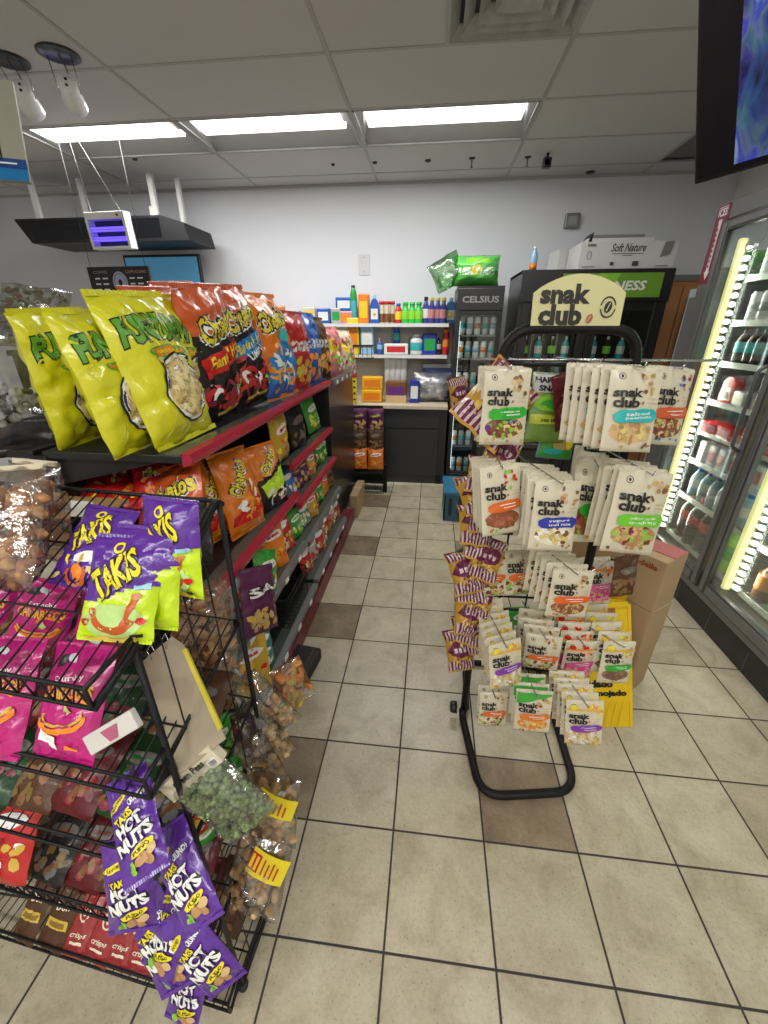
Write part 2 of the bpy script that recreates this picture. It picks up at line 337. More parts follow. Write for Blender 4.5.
def crimp_mesh(name, w, hh, m, seed=0, n=40):
    """crimped seal strip with vertical ribs"""
    mb = MB(); vs = []; fs = []
    for s in (-1, 1):
        for j in (0, 1):
            for i in range(n + 1):
                u = -1 + 2 * i / n
                y = w * .03 * noise.noise(Vector((u * 1.3, seed, 2))) + (.0016 if i % 2 else .0008) * s
                vs.append((w / 2 * u, y, hh * j + (.0015 if (i % 2 and j) else 0)))
    W = n + 1
    for i in range(n):
        fs.append((i, i + 1, W + i + 1, W + i)); a = 2 * W
        fs.append((a + i + 1, a + i, a + W + i, a + W + i + 1)); fs.append((W + i, W + i + 1, a + W + i + 1, a + W + i)); fs.append((i + 1, i, a + i, a + i + 1))
    mb.add(vs, fs, m, False); return mb.mesh(name)
POSE = {
    'ring1': [-0.8045, 1.2849, 1.2668, -0.2335, -0.0497, 1.4641, 1.288, 0.24, 0.34],
    'ring2': [-0.8947, 1.4736, 1.2638, -0.0049, 0.0088, 1.4198, 1.266, 0.24, 0.34],
    'ring3': [-0.8922, 1.1727, 1.2643, -0.1989, -0.0149, 1.5516, 1.131, 0.24, 0.34],
    'ring4': [-1.13, 1.2473, 1.2642, -0.0087, -0.0561, 1.5752, 1.127, 0.24, 0.34],
    'hotred': [-0.8576, 1.6251, 1.2565, 0.0136, -0.0652, 1.5393, 1.413, 0.24, 0.34],
    'hotblue': [-0.8366, 1.9103, 1.2692, -0.16, -0.0563, 1.3927, 1.461, 0.24, 0.34],
    'puff1': [-0.787, 2.2005, 1.2693, -0.1905, -0.0162, 1.428, 1.47, 0.24, 0.33],
    'back1': [-1.413, 2.4306, 1.2711, -0.001, -0.0905, 1.5097, 1.605, 0.24, 0.34],
    'tri1': [-0.7654, 2.4522, 1.2678, -0.0826, 0.0293, 1.4685, 1.357, 0.22, 0.3],
    'tri2': [-0.775, 2.7402, 1.2679, -0.1009, 0.0199, 1.4499, 1.365, 0.22, 0.3],
    'tri3': [-0.7829, 3.0371, 1.2672, -0.1401, 0.0353, 1.376, 1.315, 0.22, 0.3],
    'mix1': [-0.7344, 3.2496, 1.264, -0.1492, -0.0232, 1.2474, 1.115, 0.24, 0.3],
    'mix2': [-0.6901, 3.5232, 1.2642, -0.213, 0.0589, 1.2412, 1.122, 0.24, 0.28],
    'curl1': [-0.7726, 1.5517, 0.7848, -0.2073, 0.0453, 1.3579, 0.972, 0.25, 0.36],
    'curl0': [-0.8617, 1.4647, 0.7851, -0.1914, 0.1485, 1.5572, 1.009, 0.25, 0.36],
    'lime1': [-0.7475, 1.8125, 0.7843, -0.2114, 0.0304, 1.2851, 0.91, 0.24, 0.34],
    'redA': [-1.0266, 1.1523, 1.0346, -1.286, 0.0291, 0.7267, 0.77, 0.26, 0.36],
    'redB': [-0.8972, 1.2032, 0.98, -0.6868, -0.0238, 0.505, 0.678, 0.26, 0.36],
    'redC': [-0.7937, 1.1312, 0.8586, -0.3171, -0.3035, -0.257, 1.0, 0.24, 0.34],
    'mid1': [-0.7894, 2.0822, 0.9399, -0.0222, -0.0428, 1.4482, 0.979, 0.19, 0.25],
    'mid2': [-0.7794, 2.3697, 0.9395, -0.0502, -0.102, 1.3316, 0.921, 0.19, 0.25],
    'mid3': [-0.7931, 2.7766, 0.9392, -0.1728, -0.1118, 1.3188, 0.889, 0.19, 0.25],
    'mid4': [-0.7697, 3.0831, 0.9389, -0.1799, -0.2479, 1.0493, 0.851, 0.19, 0.25],
    'tk1': [-0.5973, 0.5317, 1.1946, -0.8538, 0.0659, -0.0833, 0.852, 0.13, 0.175],
    'tk2': [-0.4565, 0.4362, 1.1746, -0.5947, 0.0711, 0.0819, 0.886, 0.13, 0.175],
    'tk3': [-0.4036, 0.5216, 1.205, -0.2213, -0.0371, -0.2126, 0.882, 0.13, 0.175],
    'tk4': [-0.4352, 0.4748, 1.1721, -0.4089, 0.0173, -0.0237, 0.884, 0.13, 0.175],
    'pk1': [-0.5926, 0.3969, 0.936, -0.656, -0.0686, -0.0801, 0.77, 0.17, 0.24],
    'pk0': [-0.7345, 0.3952, 0.9293, -0.6824, -0.0943, -0.0835, 0.801, 0.17, 0.24],
    'pk2': [-0.8062, 0.5832, 0.9819, -0.2537, 0.3762, 0.2299, 0.654, 0.17, 0.24],
    'pk3': [-0.6632, 0.5819, 0.9804, -1.0783, 0.5502, 0.6571, 0.62, 0.17, 0.24],
    'pk4': [-0.9558, 0.583, 0.9815, -0.6185, 0.2694, 0.2145, 0.643, 0.17, 0.24],
    'rd1': [-0.9269, 0.4005, 0.4552, -0.7149, 0.0093, 0.0198, 0.922, 0.14, 0.19],
    'hn1': [-0.428, 0.3224, 0.7787, -1.0255, -0.4723, 0.4529, 0.823, 0.105, 0.2],
    'hn2': [-0.352, 0.3223, 0.6481, -0.7607, -0.6231, 0.3221, 0.844, 0.105, 0.2],
    'hn3': [-0.5332, 0.3406, 0.5219, -0.4009, -0.1, 0.0088, 0.71, 0.105, 0.2],
    'hn4': [-0.5394, 0.3456, 0.3153, -0.6589, -0.2217, -0.0885, 0.717, 0.105, 0.2],
    'hn5': [-0.4864, 0.3404, 0.2809, -0.6117, -0.263, -0.0114, 0.826, 0.105, 0.2],
    'hn6': [-0.5058, 0.3208, 0.1459, -0.5486, -0.1866, -0.0413, 0.673, 0.105, 0.2],
    'hn7': [-0.387, 0.3554, 0.28, -0.4716, -0.3227, 0.0034, 0.778, 0.105, 0.2],
    'peas': [-0.3048, 0.4308, 0.7599, -0.3094, -0.7513, 0.2606, 0.73, 0.16, 0.2],
    'pn1': [-0.3396, 0.5445, 0.4727, -0.2581, 0.0399, -0.1468, 1.0, 0.14, 0.19],
    'pn2': [-0.3696, 0.4551, 0.3312, -0.5297, 0.1128, -0.0659, 1.0, 0.14, 0.19],
    'card': [-0.3752, 0.4508, 0.9038, -0.9482, -0.5739, 0.4563, 0.906, 0.1, 0.23],
    'rind1': [-0.7, 0.5015, 1.1986, -0.5484, -0.1307, -0.1221, 0.791, 0.17, 0.27],
    'rind2': [-0.8027, 0.6689, 1.1526, -0.25, 0.0053, -0.1148, 0.772, 0.17, 0.27],
    'brown1': [-0.5301, 0.7409, 0.8496, -0.2014, -0.0359, 0.2929, 0.768, 0.2, 0.26],
    'brown2': [-0.5455, 0.7408, 0.6501, -0.5225, -0.1075, 0.1775, 0.781, 0.2, 0.26],
    'sa': [-0.6102, 1.1978, 0.5196, -0.2657, 0.3461, 1.2172, 0.957, 0.2, 0.27],
    'flky': [-0.66, 1.5048, 0.5033, -0.3017, 0.5898, 1.3955, 1.0, 0.18, 0.25],
    'fan': [-0.7603, 2.0056, 0.3396, -0.1996, 0.0882, 1.0094, 1.0, 0.2, 0.25],
    's1': [0.2, 1.1481, 1.3049, -0.121, 0.0341, 0.2269, 1.0, 0.13, 0.2],
    's2': [0.4842, 1.0508, 1.3218, -0.2055, 0.0451, 0.1551, 1.0, 0.13, 0.2],
    's3': [0.6319, 1.1869, 1.3077, -0.1672, 0.1067, 0.3401, 1.0, 0.13, 0.2],
    's4': [0.3481, 1.2817, 1.2813, -0.1539, 0.0811, 0.2813, 1.0, 0.13, 0.2],
    's5': [0.2236, 1.0984, 1.0518, -0.2399, -0.0074, 0.4121, 1.0, 0.13, 0.2],
    's6': [0.3528, 1.0584, 1.0269, -0.1947, 0.0525, 0.1489, 1.0, 0.13, 0.2],
    's7': [0.4879, 1.1698, 1.0034, -0.2731, 0.2145, 0.4912, 1.188, 0.13, 0.2],
    's9': [0.2357, 1.2516, 0.722, -0.1563, -0.0382, 0.1813, 1.0, 0.13, 0.17],
    's10': [0.3584, 1.3219, 0.6884, -0.3119, 0.0899, 0.363, 1.0, 0.13, 0.17],
    's11': [0.4662, 1.139, 0.7403, -0.0855, 0.0349, 0.0619, 1.0, 0.13, 0.17],
    's12': [0.6683, 1.389, 0.6215, -0.2503, 0.0754, 0.2896, 1.0, 0.13, 0.17],
    's13': [0.7192, 1.321, 0.7116, -0.1767, 0.084, 0.4063, 1.0, 0.13, 0.17],
    's8': [0.5562, 1.0606, 1.0308, -0.1891, 0.1525, 0.2007, 1.0, 0.16, 0.23],
    's14': [0.2996, 1.0706, 0.4876, -0.1953, -0.0482, 0.3778, 1.0, 0.12, 0.17],
    's15': [0.4371, 1.1846, 0.4683, 0.1224, -0.0491, -0.155, 1.0, 0.12, 0.17],
    's16': [0.5978, 1.2539, 0.3745, -0.0376, 0.0046, 0.0968, 1.0, 0.12, 0.17],
    's17': [0.7158, 1.2144, 0.3991, -0.1884, 0.0615, 0.1403, 1.0, 0.12, 0.17],
    's18': [0.284, 1.1206, 0.2284, -0.1809, 0.0013, 0.0783, 0.859, 0.12, 0.17],
    's19': [0.402, 1.0462, 0.31, -0.1465, -0.0377, -0.044, 1.0, 0.12, 0.17],
    's20': [0.5745, 1.0296, 0.2919, -0.2136, -0.0784, -0.0241, 1.0, 0.12, 0.17],
    'tv': [1.401, 2.3797, 2.3095, 0.6281, 0.34, -1.4506, 0.999, 1.0, 0.62],
    'wet': [0.8069, 1.3561, -0.0008, -0.4437, 0.1728, 0.1261, 0.886, 0.28, 0.62],
    'tagw': [-0.4027, 0.3336, 1.0942, -0.4896, -0.5415, 0.2484, 0.971, 0.085, 0.028],
}
# =================================================================== the room
T = .31; CAMZ = 1.60518; CEIL = 2.888; BACK = 4.95; RIGHTW = 2.68; LEFTW = -5.2; FRONTW = -2.6

def floor_material():
    m = bpy.data.materials.new('ceramic_floor_tiles'); m.use_nodes = True; nt = m.node_tree; N = nt.nodes; L = nt.links; b = N['Principled BSDF']
    tc = N.new('ShaderNodeTexCoord'); sp = N.new('ShaderNodeSeparateXYZ'); L.new(tc.outputs['Object'], sp.inputs[0])
    def M(op, a, bb=None, c=None):
        n = N.new('ShaderNodeMath'); n.operation = op
        for i, x in enumerate((a, bb, c)):
            if x is None: continue
            if isinstance(x, (int, float)): n.inputs[i].default_value = x
            else: L.new(x, n.inputs[i])
        return n.outputs[0]
    u = M('MULTIPLY_ADD', sp.outputs[0], 1 / T, 1.1967); v = M('MULTIPLY_ADD', sp.outputs[1], 1 / T, -1.7355)
    iu, iv = M('FLOOR', u), M('FLOOR', v); fu, fv = M('FRACT', u), M('FRACT', v)
    du = M('MINIMUM', fu, M('SUBTRACT', 1.0, fu)); dv = M('MINIMUM', fv, M('SUBTRACT', 1.0, fv)); d = M('MINIMUM', du, dv)
    gr = N.new('ShaderNodeMapRange'); gr.inputs['From Min'].default_value = .008; gr.inputs['From Max'].default_value = .013; L.new(d, gr.inputs['Value'])
    cu = M('COMPARE', M('MODULO', M('ADD', iu, 301.0), 3.0), 0.0, .1); cv = M('COMPARE', M('MODULO', M('ADD', iv, 299.0), 3.0), 0.0, .1); br = M('MULTIPLY', cu, cv)
    cmb = N.new('ShaderNodeCombineXYZ'); L.new(iu, cmb.inputs[0]); L.new(iv, cmb.inputs[1])
    wn = N.new('ShaderNodeTexWhiteNoise'); wn.noise_dimensions = '3D'; L.new(cmb.outputs[0], wn.inputs['Vector'])
    def noise_(sc, det, rough=.6, dist=0):
        n = N.new('ShaderNodeTexNoise'); n.inputs['Scale'].default_value = sc; n.inputs['Detail'].default_value = det; n.inputs['Roughness'].default_value = rough; n.inputs['Distortion'].default_value = dist
        L.new(tc.outputs['Object'], n.inputs['Vector']); return n.outputs['Fac']
    def ramp(fac, p):
        r = N.new('ShaderNodeValToRGB'); L.new(fac, r.inputs[0])
        r.color_ramp.elements[0].position = p[0][0]; r.color_ramp.elements[0].color = (*p[0][1], 1); r.color_ramp.elements[1].position = p[-1][0]; r.color_ramp.elements[1].color = (*p[-1][1], 1)
        for q in p[1:-1]: e = r.color_ramp.elements.new(q[0]); e.color = (*q[1], 1)
        return r.outputs[0]
    def mix(f, a, bb, mode='MIX'):
        n = N.new('ShaderNodeMix'); n.data_type = 'RGBA'; n.blend_type = mode
        if isinstance(f, float): n.inputs['Factor'].default_value = f
        else: L.new(f, n.inputs['Factor'])
        for k, x in (('A', a), ('B', bb)):
            if isinstance(x, tuple): n.inputs[k].default_value = (*x, 1)
            else: L.new(x, n.inputs[k])
        return n.outputs['Result']
    big = noise_(7, 5, .62, .6); fine = noise_(75, 5, .75)
    light = ramp(big, [(.3, (.47, .415, .305)), (.5, (.60, .545, .42)), (.72, (.70, .655, .52))])
    brown = ramp(big, [(.3, (.20, .155, .11)), (.5, (.29, .23, .165)), (.72, (.40, .33, .24))]); br = M('MULTIPLY', br, M('SUBTRACT', 1.0, M('MULTIPLY', M('GREATER_THAN', iu, 4.5), .6)))  # brown weakened towards the cooler, its greenish light put into the tile colour
    c = mix(br, light, brown)
    c = mix(.55, c, mix(.5, c, ramp(fine, [(.32, (.30, .26, .20)), (.47, (.68, .63, .54)), (.60, (.92, .88, .80))]), 'MULTIPLY'), 'MIX')
    pit = ramp(noise_(140, 2, .5), [(.30, (.25, .22, .18)), (.36, (1, 1, 1))]); c = mix(.5, c, pit, 'MULTIPLY')
    val = M('MULTIPLY_ADD', wn.outputs['Value'], .12, .80)
    hs = N.new('ShaderNodeHueSaturation'); L.new(val, hs.inputs['Value']); L.new(c, hs.inputs['Color']); hs.inputs['Saturation'].default_value = 1.12
    c = mix(gr.outputs[0], (.035, .03, .026), hs.outputs[0])
    L.new(c, b.inputs['Base Color'])
    ro = M('MULTIPLY_ADD', fine, .25, .22); ro = M('MAXIMUM', ro, M('MULTIPLY_ADD', gr.outputs[0], -.6, .8)); L.new(ro, b.inputs['Roughness'])
    bp = N.new('ShaderNodeBump'); bp.inputs['Strength'].default_value = .3; bp.inputs['Distance'].default_value = .003
    L.new(M('ADD', gr.outputs[0], M('MULTIPLY', fine, .15)), bp.inputs['Height']); L.new(bp.outputs[0], b.inputs['Normal'])
    return m

def struct(name, mb): return tag(mb.build(name), kind='structure')
M_wall = mat('painted_wall', (.70, .72, .77), .8, 0, .08, 60, .04, 1.5)
M_wall_r = mat('painted_wall_warm', (.80, .79, .75), .8, 0, .08, 60, .04, 1.5)
M_ceil = mat('ceiling_panel', (.60, .59, .588), .9, 0, .12, 150, .05, 1.2)
M_bar = mat('ceiling_grid_bar', (.46, .445, .43), .7)
M_gap = mat('ceiling_shadow_gap', (.12, .115, .11), .9)
M_black = mat('black_powdercoat', (.006, .006, .007), .5, 0, .1, 120, spec=.3)
M_blackp = mat('black_plastic', (.015, .015, .017), .3)
M_dark = mat('dark_laminate', (.02, .021, .024), .45)
M_white = mat('white_enamel', (.8, .8, .78), .35)
M_red = mat('red_price_rail', (.42, .02, .045), .32, 0, .05, 30, .08)
M_dkred = mat('dark_red_base', (.16, .02, .03), .45, 0, .1, 30, .15)
M_grey = mat('grey_metal', (.22, .225, .23), .38, .6)
M_alu = mat('brushed_aluminium', (.33, .33, .325), .38, .75)
M_silver = mat('bright_wire', (.62, .62, .62), .25, .9)
M_shelfdk = mat('charcoal_shelf', (.014, .015, .016), .4, .05)
M_cream = mat('cream_print', (.80, .76, .60), .5)
M_ink = ink('black', (.01, .01, .01)); M_inkw = ink('white', (.85, .85, .82))
M_card = mat('corrugated_cardboard', (.42, .29, .16), .85, 0, .15, 60, .08, 6)
M_cardt = mat('kraft_tag', (.36, .30, .21), .85, 0, .1, 60, .08, 12)

fl = MB().box(LEFTW, RIGHTW, FRONTW, BACK, -.06, 0, floor_material()); struct('floor', fl)
struct('wall_back', MB().box(LEFTW - .1, RIGHTW + .1, BACK, BACK + .1, 0, 3.0, M_wall))
struct('wall_right', MB().box(RIGHTW, RIGHTW + .1, FRONTW, BACK, 0, 3.0, M_wall_r))
struct('wall_left', MB().box(LEFTW - .1, LEFTW, FRONTW, BACK, 0, 3.0, M_wall))
struct('wall_front', MB().box(LEFTW - .1, RIGHTW + .1, FRONTW - .1, FRONTW, 0, 3.0, M_wall_r))

# suspended ceiling: panels 1.22 x 0.61 with real openings for the light troffers and the diffuser; a grey sheet draws the missing panel's dark
XL = [-.61 + 1.22 * k for k in range(-4, 4)]; YL = [2.847 + .61 * k for k in range(-9, 5)]
open_cells = {}
def cell_kind(i, j):
    x0, y0 = XL[i], YL[j]
    if j == 10 and i in (2, 3, 4): return 'light'          # the row seen in front of the back wall
    if (j == 2 and i in (2, 3, 4, 5)) or (j == 6 and i == 5): return 'light'    # rows above and behind the aisle
    if (i, j) == (4, 8): return 'half_vent'
    if (i, j) == (6, 11): return 'hole'
    return 'panel'
cb = MB(); gb = MB(); lights = []
for i in range(len(XL) - 1):
    for j in range(len(YL) - 1):
        x0, x1, y0, y1 = XL[i], XL[i + 1], YL[j], YL[j + 1]
        k = cell_kind(i, j)
        x0c, x1c, y0c, y1c = max(x0, LEFTW), min(x1, RIGHTW), max(y0, FRONTW), min(y1, BACK)
        if x0c >= x1c or y0c >= y1c: continue
        if k == 'panel': cb.box(x0c + .004, x1c - .004, y0c + .004, y1c - .004, CEIL, CEIL + .015, M_ceil)
        elif k == 'half_vent': cb.box(x0c + .004, .0 - .004, y0c + .004, y1c - .004, CEIL, CEIL + .015, M_ceil)
        elif k == 'light': lights.append((x0, x1, y0, y1))
        elif k == 'hole': cb.box(x0c + .012, x1c - .004, y0c + .012, y1c - .012, CEIL + .02, CEIL + .03, mat('missing_panel_shade', (.17, .165, .155), .9))  # grey sheet stands in for the dark seen through the missing panel
struct('ceiling', cb)
cb2 = MB().box(LEFTW - .1, RIGHTW + .1, FRONTW - .1, BACK + .1, CEIL + .25, CEIL + .3, M_gap); struct('trim_2', cb2)
for x in XL:
    if LEFTW < x < RIGHTW: gb.box(x - .011, x + .011, FRONTW, BACK, CEIL - .004, CEIL - .0005, M_bar)
for y in YL:
    if FRONTW < y < BACK: gb.box(LEFTW, RIGHTW, y - .011, y + .011, CEIL - .0035, CEIL - .0003, M_bar)
gb.box(-.011, .011, YL[8], YL[9], CEIL - .004, CEIL - .0005, M_bar)
gb.box(LEFTW, RIGHTW, BACK - .02, BACK, CEIL - .02, CEIL - .001, M_bar)
gb.box(RIGHTW - .02, RIGHTW, FRONTW, BACK - .02, CEIL - .02, CEIL - .001, M_bar)
struct('trim_1', gb)

# fluorescent troffers
M_lens = emis('fluorescent_lens', (1.0, .985, .95), 7.0)
M_refl = mat('white_reflector', (.40, .40, .40), .5)
lab = {2: 'leftmost of the three lit ceiling troffers, above the hanging black canopy', 3: 'middle of the three lit ceiling troffers near the back wall', 4: 'lit ceiling troffer nearest the square air diffuser'}
for n, (x0, x1, y0, y1) in enumerate(lights):
    far = y0 > 3
    i = [a for a, x in enumerate(XL) if abs(x - x0) < .01][0]
    l = lab[i] if far else 'lit ceiling troffer outside the photo, %s row %d above the front of the shop' % ('near' if y0 > 0 else 'rear', i - 1)
    t = thing('ceiling_light', l, 'ceiling light', ((x0 + x1) / 2, (y0 + y1) / 2, CEIL), group='fluorescent ceiling troffers')
    a, b, d, s = .598, .293, .12, .07; yf = -.015
    hb = MB(); q = [(-a, -b, 0), (a, -b, 0), (a, b, 0), (-a, b, 0), (-a + s, -b + .02, .016), (a - s, -b + .02, .016), (a - s, yf, d), (-a + s, yf, d)]
    hb.add(q, [(0, 1, 5, 4), (1, 2, 6, 5), (2, 3, 7, 6), (3, 0, 4, 7)], M_refl)
    hb.add([(x, y, z + .012) for x, y, z in q], [(4, 5, 1, 0), (5, 6, 2, 1), (6, 7, 3, 2), (7, 4, 0, 3)], M_refl)
    hb.build('reflector', t)
    fr = MB()
    for u in ((-a, a, -b, -b + .014), (-a, a, b - .014, b), (-a, -a + .014, -b, b), (a - .014, a, -b, b)): fr.box(*u, -.006, .004, M_refl)
    fr.build('frame', t)
    MB().box(-a + s, a - s, -b + .02, yf + .02, .012, .016, M_lens).box(-a + s, a - s, yf + .016, yf + .02, .016, .05, M_lens).build('diffuser_lens', t)

# square ceiling diffuser
M_vent = mat('grey_diffuser', (.42, .41, .39), .5, 0, 0, 1, .3, 14)
t = thing('air_diffuser', 'square stepped ceiling air diffuser at the top edge, dusty grey', 'air vent', (.305, 2.542, CEIL))
for k in range(4):
    o = .30 - .066 * k; i_ = o - .05; z = .006; mb = MB()
    q = [(-o, -o, z - .01), (o, -o, z - .01), (o, o, z - .01), (-o, o, z - .01), (-i_, -i_, z + .035), (i_, -i_, z + .035), (i_, i_, z + .035), (-i_, i_, z + .035)]
    mb.add(q, [(0, 1, 5, 4), (1, 2, 6, 5), (2, 3, 7, 6), (3, 0, 4, 7)], M_vent).add([(x, y, zz + .004) for x, y, zz in q], [(4, 5, 1, 0), (5, 6, 2, 1), (6, 7, 3, 2), (7, 4, 0, 3)], M_vent)
    mb.build('louvre', t)
MB().box(-.075, .075, -.075, .075, .03, .04, mat('diffuser_centre', (.5, .47, .42), .6)).build('centre_plate', t)
MB().box(-.3, .3, -.3, .3, .07, .08, M_dark).build('duct_back', t)

# small ceiling fittings
for (x, y, s_, l) in ((-.936, 4.41, .016, 'small dark hole in the ceiling panel, leftmost of the row by the back wall'), (-.568, 4.403, .02, 'small dark hole in the ceiling panel, second of the row by the back wall'), (-.116, 4.407, .026, 'round dark plug in the ceiling panel between the small hole and the sprinkler'), (-2.56, 4.1, .022, 'small dark hole in the ceiling panel above the black canopy'), (1.35, 4.86, .04, 'flat dark fitting on the ceiling against the back wall')):
    tag(MB().lathe([(s_, 0), (s_ * .8, -.012), (0, -.012)], M_dark, 12, (0, 0, 0)).build('ceiling_plug', loc=(x, y, CEIL - .0002)), l, 'ceiling plug', 'small plugs in the ceiling')
for x, y, l in ((.251, 4.402, 'small pendent sprinkler head right of the dark ceiling plugs'), (.711, 4.431, 'small pendent sprinkler head just left of the black camera box')):
    t = thing('sprinkler', l, 'sprinkler', (x, y, CEIL))
    MB().lathe([(.028, 0), (.024, -.006), (0, -.006)], M_dark, 12).build('rosette', t)
    MB().lathe([(.005, -.006), (.005, -.06), (.014, -.062), (.014, -.066), (0, -.066)], M_grey, 8).build('head', t)
t = thing('ceiling_camera', 'small black box camera under the ceiling near the back wall', 'camera', (.855, 4.36, CEIL))
MB().box(-.01, .01, -.01, .01, -.03, 0, M_blackp).build('stem', t); MB().box(-.033, .033, -.03, .03, -.10, -.03, M_blackp, .008).build('housing', t)
MB().lathe([(.02, 0), (.02, -.01), (0, -.01)], M_grey, 12, M=Matrix.Translation((0, -.03, -.065)) @ Matrix.Rotation(R(90), 4, 'X')).build('lens', t)
# grey wall box, wall plate
t = thing('wall_sensor', 'small grey square box high on the back wall', 'wall box', (1.27, BACK, 2.47))
MB().box(-.065, .065, -.05, 0, 0, .12, M_grey, .008).build('housing', t); MB().box(-.04, .04, -.056, -.05, .025, .095, mat('grey_cover', (.3, .31, .32), .5)).build('cover', t)
t = thing('wall_plate', 'blank white plate on the back wall above the bottle shelf', 'wall plate', (-.76, BACK, 2.10))
MB().box(-.06, .06, -.008, 0, 0, .19, mat('wall_plate_white', (.60, .61, .63), .5), .003).build('plate', t)
for z in (.03, .16): MB().lathe([(.005, 0), (.005, .003), (0, .003)], M_grey, 8, M=Matrix.Translation((0, -.008, z)) @ Matrix.Rotation(R(90), 4, 'X')).build('screw', t)

# =================================================================== spot lamps, hung sign, canopy, fly light, menu board, wall screen
def spot(x, y, l, hx):
    t = thing('spot_lamp', l, 'lamp', (x, y, CEIL), group='white spot lamps by the ceiling')
    MB().lathe([(.098, 0), (.098, -.006), (.085, -.008), (.075, -.003), (0, -.003)], M_blackp, 24).build('recess_ring', t)
    c = Vector((hx, -.02, -.16)); ax = Vector((.42, -.80, .30)).normalized(); m = Matrix.Translation(c) @ ax.to_track_quat('Z', 'Y').to_matrix().to_4x4()
    for s in (-1, 1): MB().tube([(.065 * s, .0, -.005), (.062 * s + hx, -.03, -.10), (.058 * s + hx, -.02, -.17)], .0025, M_silver, 6).build('bracket', t)
    MB().lathe([(0, .06), (.040, .06), (.043, .054), (.044, .02), (.052, -.03), (.056, -.09), (.050, -.092), (0, -.07)], mat('lamp_white', (.88, .88, .90), .3), 20, M=m).build('lamp_body', t)
    for dx in (-.013, .015): MB().lathe([(.007, .0602), (.007, .0625), (0, .0625)], M_dark, 8, (0, dx, 0), M=m).build('socket_hole', t)
    MB().tube([(0, 0, -.003), (hx * .5, .01, -.05), (hx, .0, -.12)], .0035, M_grey, 6).build('cord', t)
spot(-1.99, 2.70, 'white spot lamp hanging from a dark round ceiling recess, right one of the pair', .03)
spot(-2.30, 2.72, 'white spot lamp beside the corner of the hanging sign, left one of the pair', .06)

sg = thing('hanging_sign', 'cream hanging sign with a blue bottom band at the upper left edge', 'sign', (-1.3092, 1.5, 2.027), (R(-20), 0, R(25)))
blue1 = ink('sign_blue_dark', (.01, .06, .24)); blue2 = ink('sign_blue', (.005, .17, .42))
b = MB().box(-.6, 0, 0, .012, 0, .30, mat('sign_board', (.34, .33, .27), .5)); a = Art()
a.rect(-.6, 0, 0, .035, blue2).rect(-.6, .035, 0, .065, blue1).rect(-.6, .06, -.062, .16, M_ink).rect(-.6, .064, -.066, .156, mat('sign_photo', (.35, .32, .28), .5, 0, 0, 1, .6, 60)).rect(-.1, .047, -.025, .052, M_inkw).rect(-.16, .082, -.072, .112, ink('sign_note', (.75, .72, .6)))
put_art(b, a, FLATF(), .2, .0006); b.build('board', sg)
for x in (-.55, -.05): MB().tube([(x, .006, .3), (x, .006, 1.0)], .0025, M_grey, 6).build('hanging_wire', sg)

cn = thing('hanging_canopy', 'long black canopy hung from the ceiling on white posts at the back left', 'canopy', (-3.22, 4.42, 2.335))
c = MB(); z0, z1 = 0, .185
prof = [(-.62, .04), (-.55, .185), (.78, .185), (1.05, .10), (1.08, 0), (-.45, 0)]
poly = [(-.74, .185), (.72, .185), (.93, .125), (.96, -.01), (-.62, -.01)]
c.prism(poly, -.2, .3, mat('canopy_black', (.007, .007, .009), .5)); c.box(-.58, .7, -.205, -.2, .02, .165, mat('canopy_gloss', (.008, .009, .012), .12)); c.build('box', cn)
for x, y, w in ((-.55, -.1, .02), (-.22, .1, .014), (.54, .05, .024), (.72, .2, .018)):
    MB().box(x - w, x + w, y - .02, y + .02, .185, CEIL - 2.335, M_white).build('post', cn)
MB().box(.50, .58, .005, .028, .185, .30, M_white, .004).build('junction_plate', cn)

fz = thing('insect_light', 'white framed insect light trap with two violet tubes, hung on thin chains', 'insect trap', (-2.56, 3.6, 2.165), (R(3), 0, R(-4)))
f = MB(); w, h = .175, .245
for u in ((-w, w, 0, .02), (-w, w, h - .05, h)): f.box(u[0], u[1], -.04, .04, u[2], u[3], M_white, .005)
for s in (-1, 1): f.box(min(s * w, s * (w - .022)), max(s * w, s * (w - .022)), -.04, .04, .02, h - .05, M_white)
f.box(-w, w, .03, .04, .02, h - .05, M_dark); f.build('housing', fz)
for z in (.07, .135): MB().tube([(-w + .03, -.01, z), (w - .03, -.01, z)], .016, emis('uv_tube', (.10, .06, 1.0), 5), 10).build('lamp_tube', fz)
g_ = MB()
for k in range(9): g_.tube([(-w + .02, -.038, .03 + k * .02), (w - .02, -.038, .03 + k * .02)], .0012, M_blackp, 4)
g_.build('grille', fz); MB().lathe([(.009, 0), (.009, .006), (0, .006)], M_blackp, 10, M=Matrix.Translation((.12, -.04, .22)) @ Matrix.Rotation(R(90), 4, 'X')).build('switch', fz)
for s in (-1, 1): MB().tube([(s * .13, 0, h), (s * .02 - .05, -.1, CEIL - 2.175)], .003, M_grey, 5).build('chain', fz)

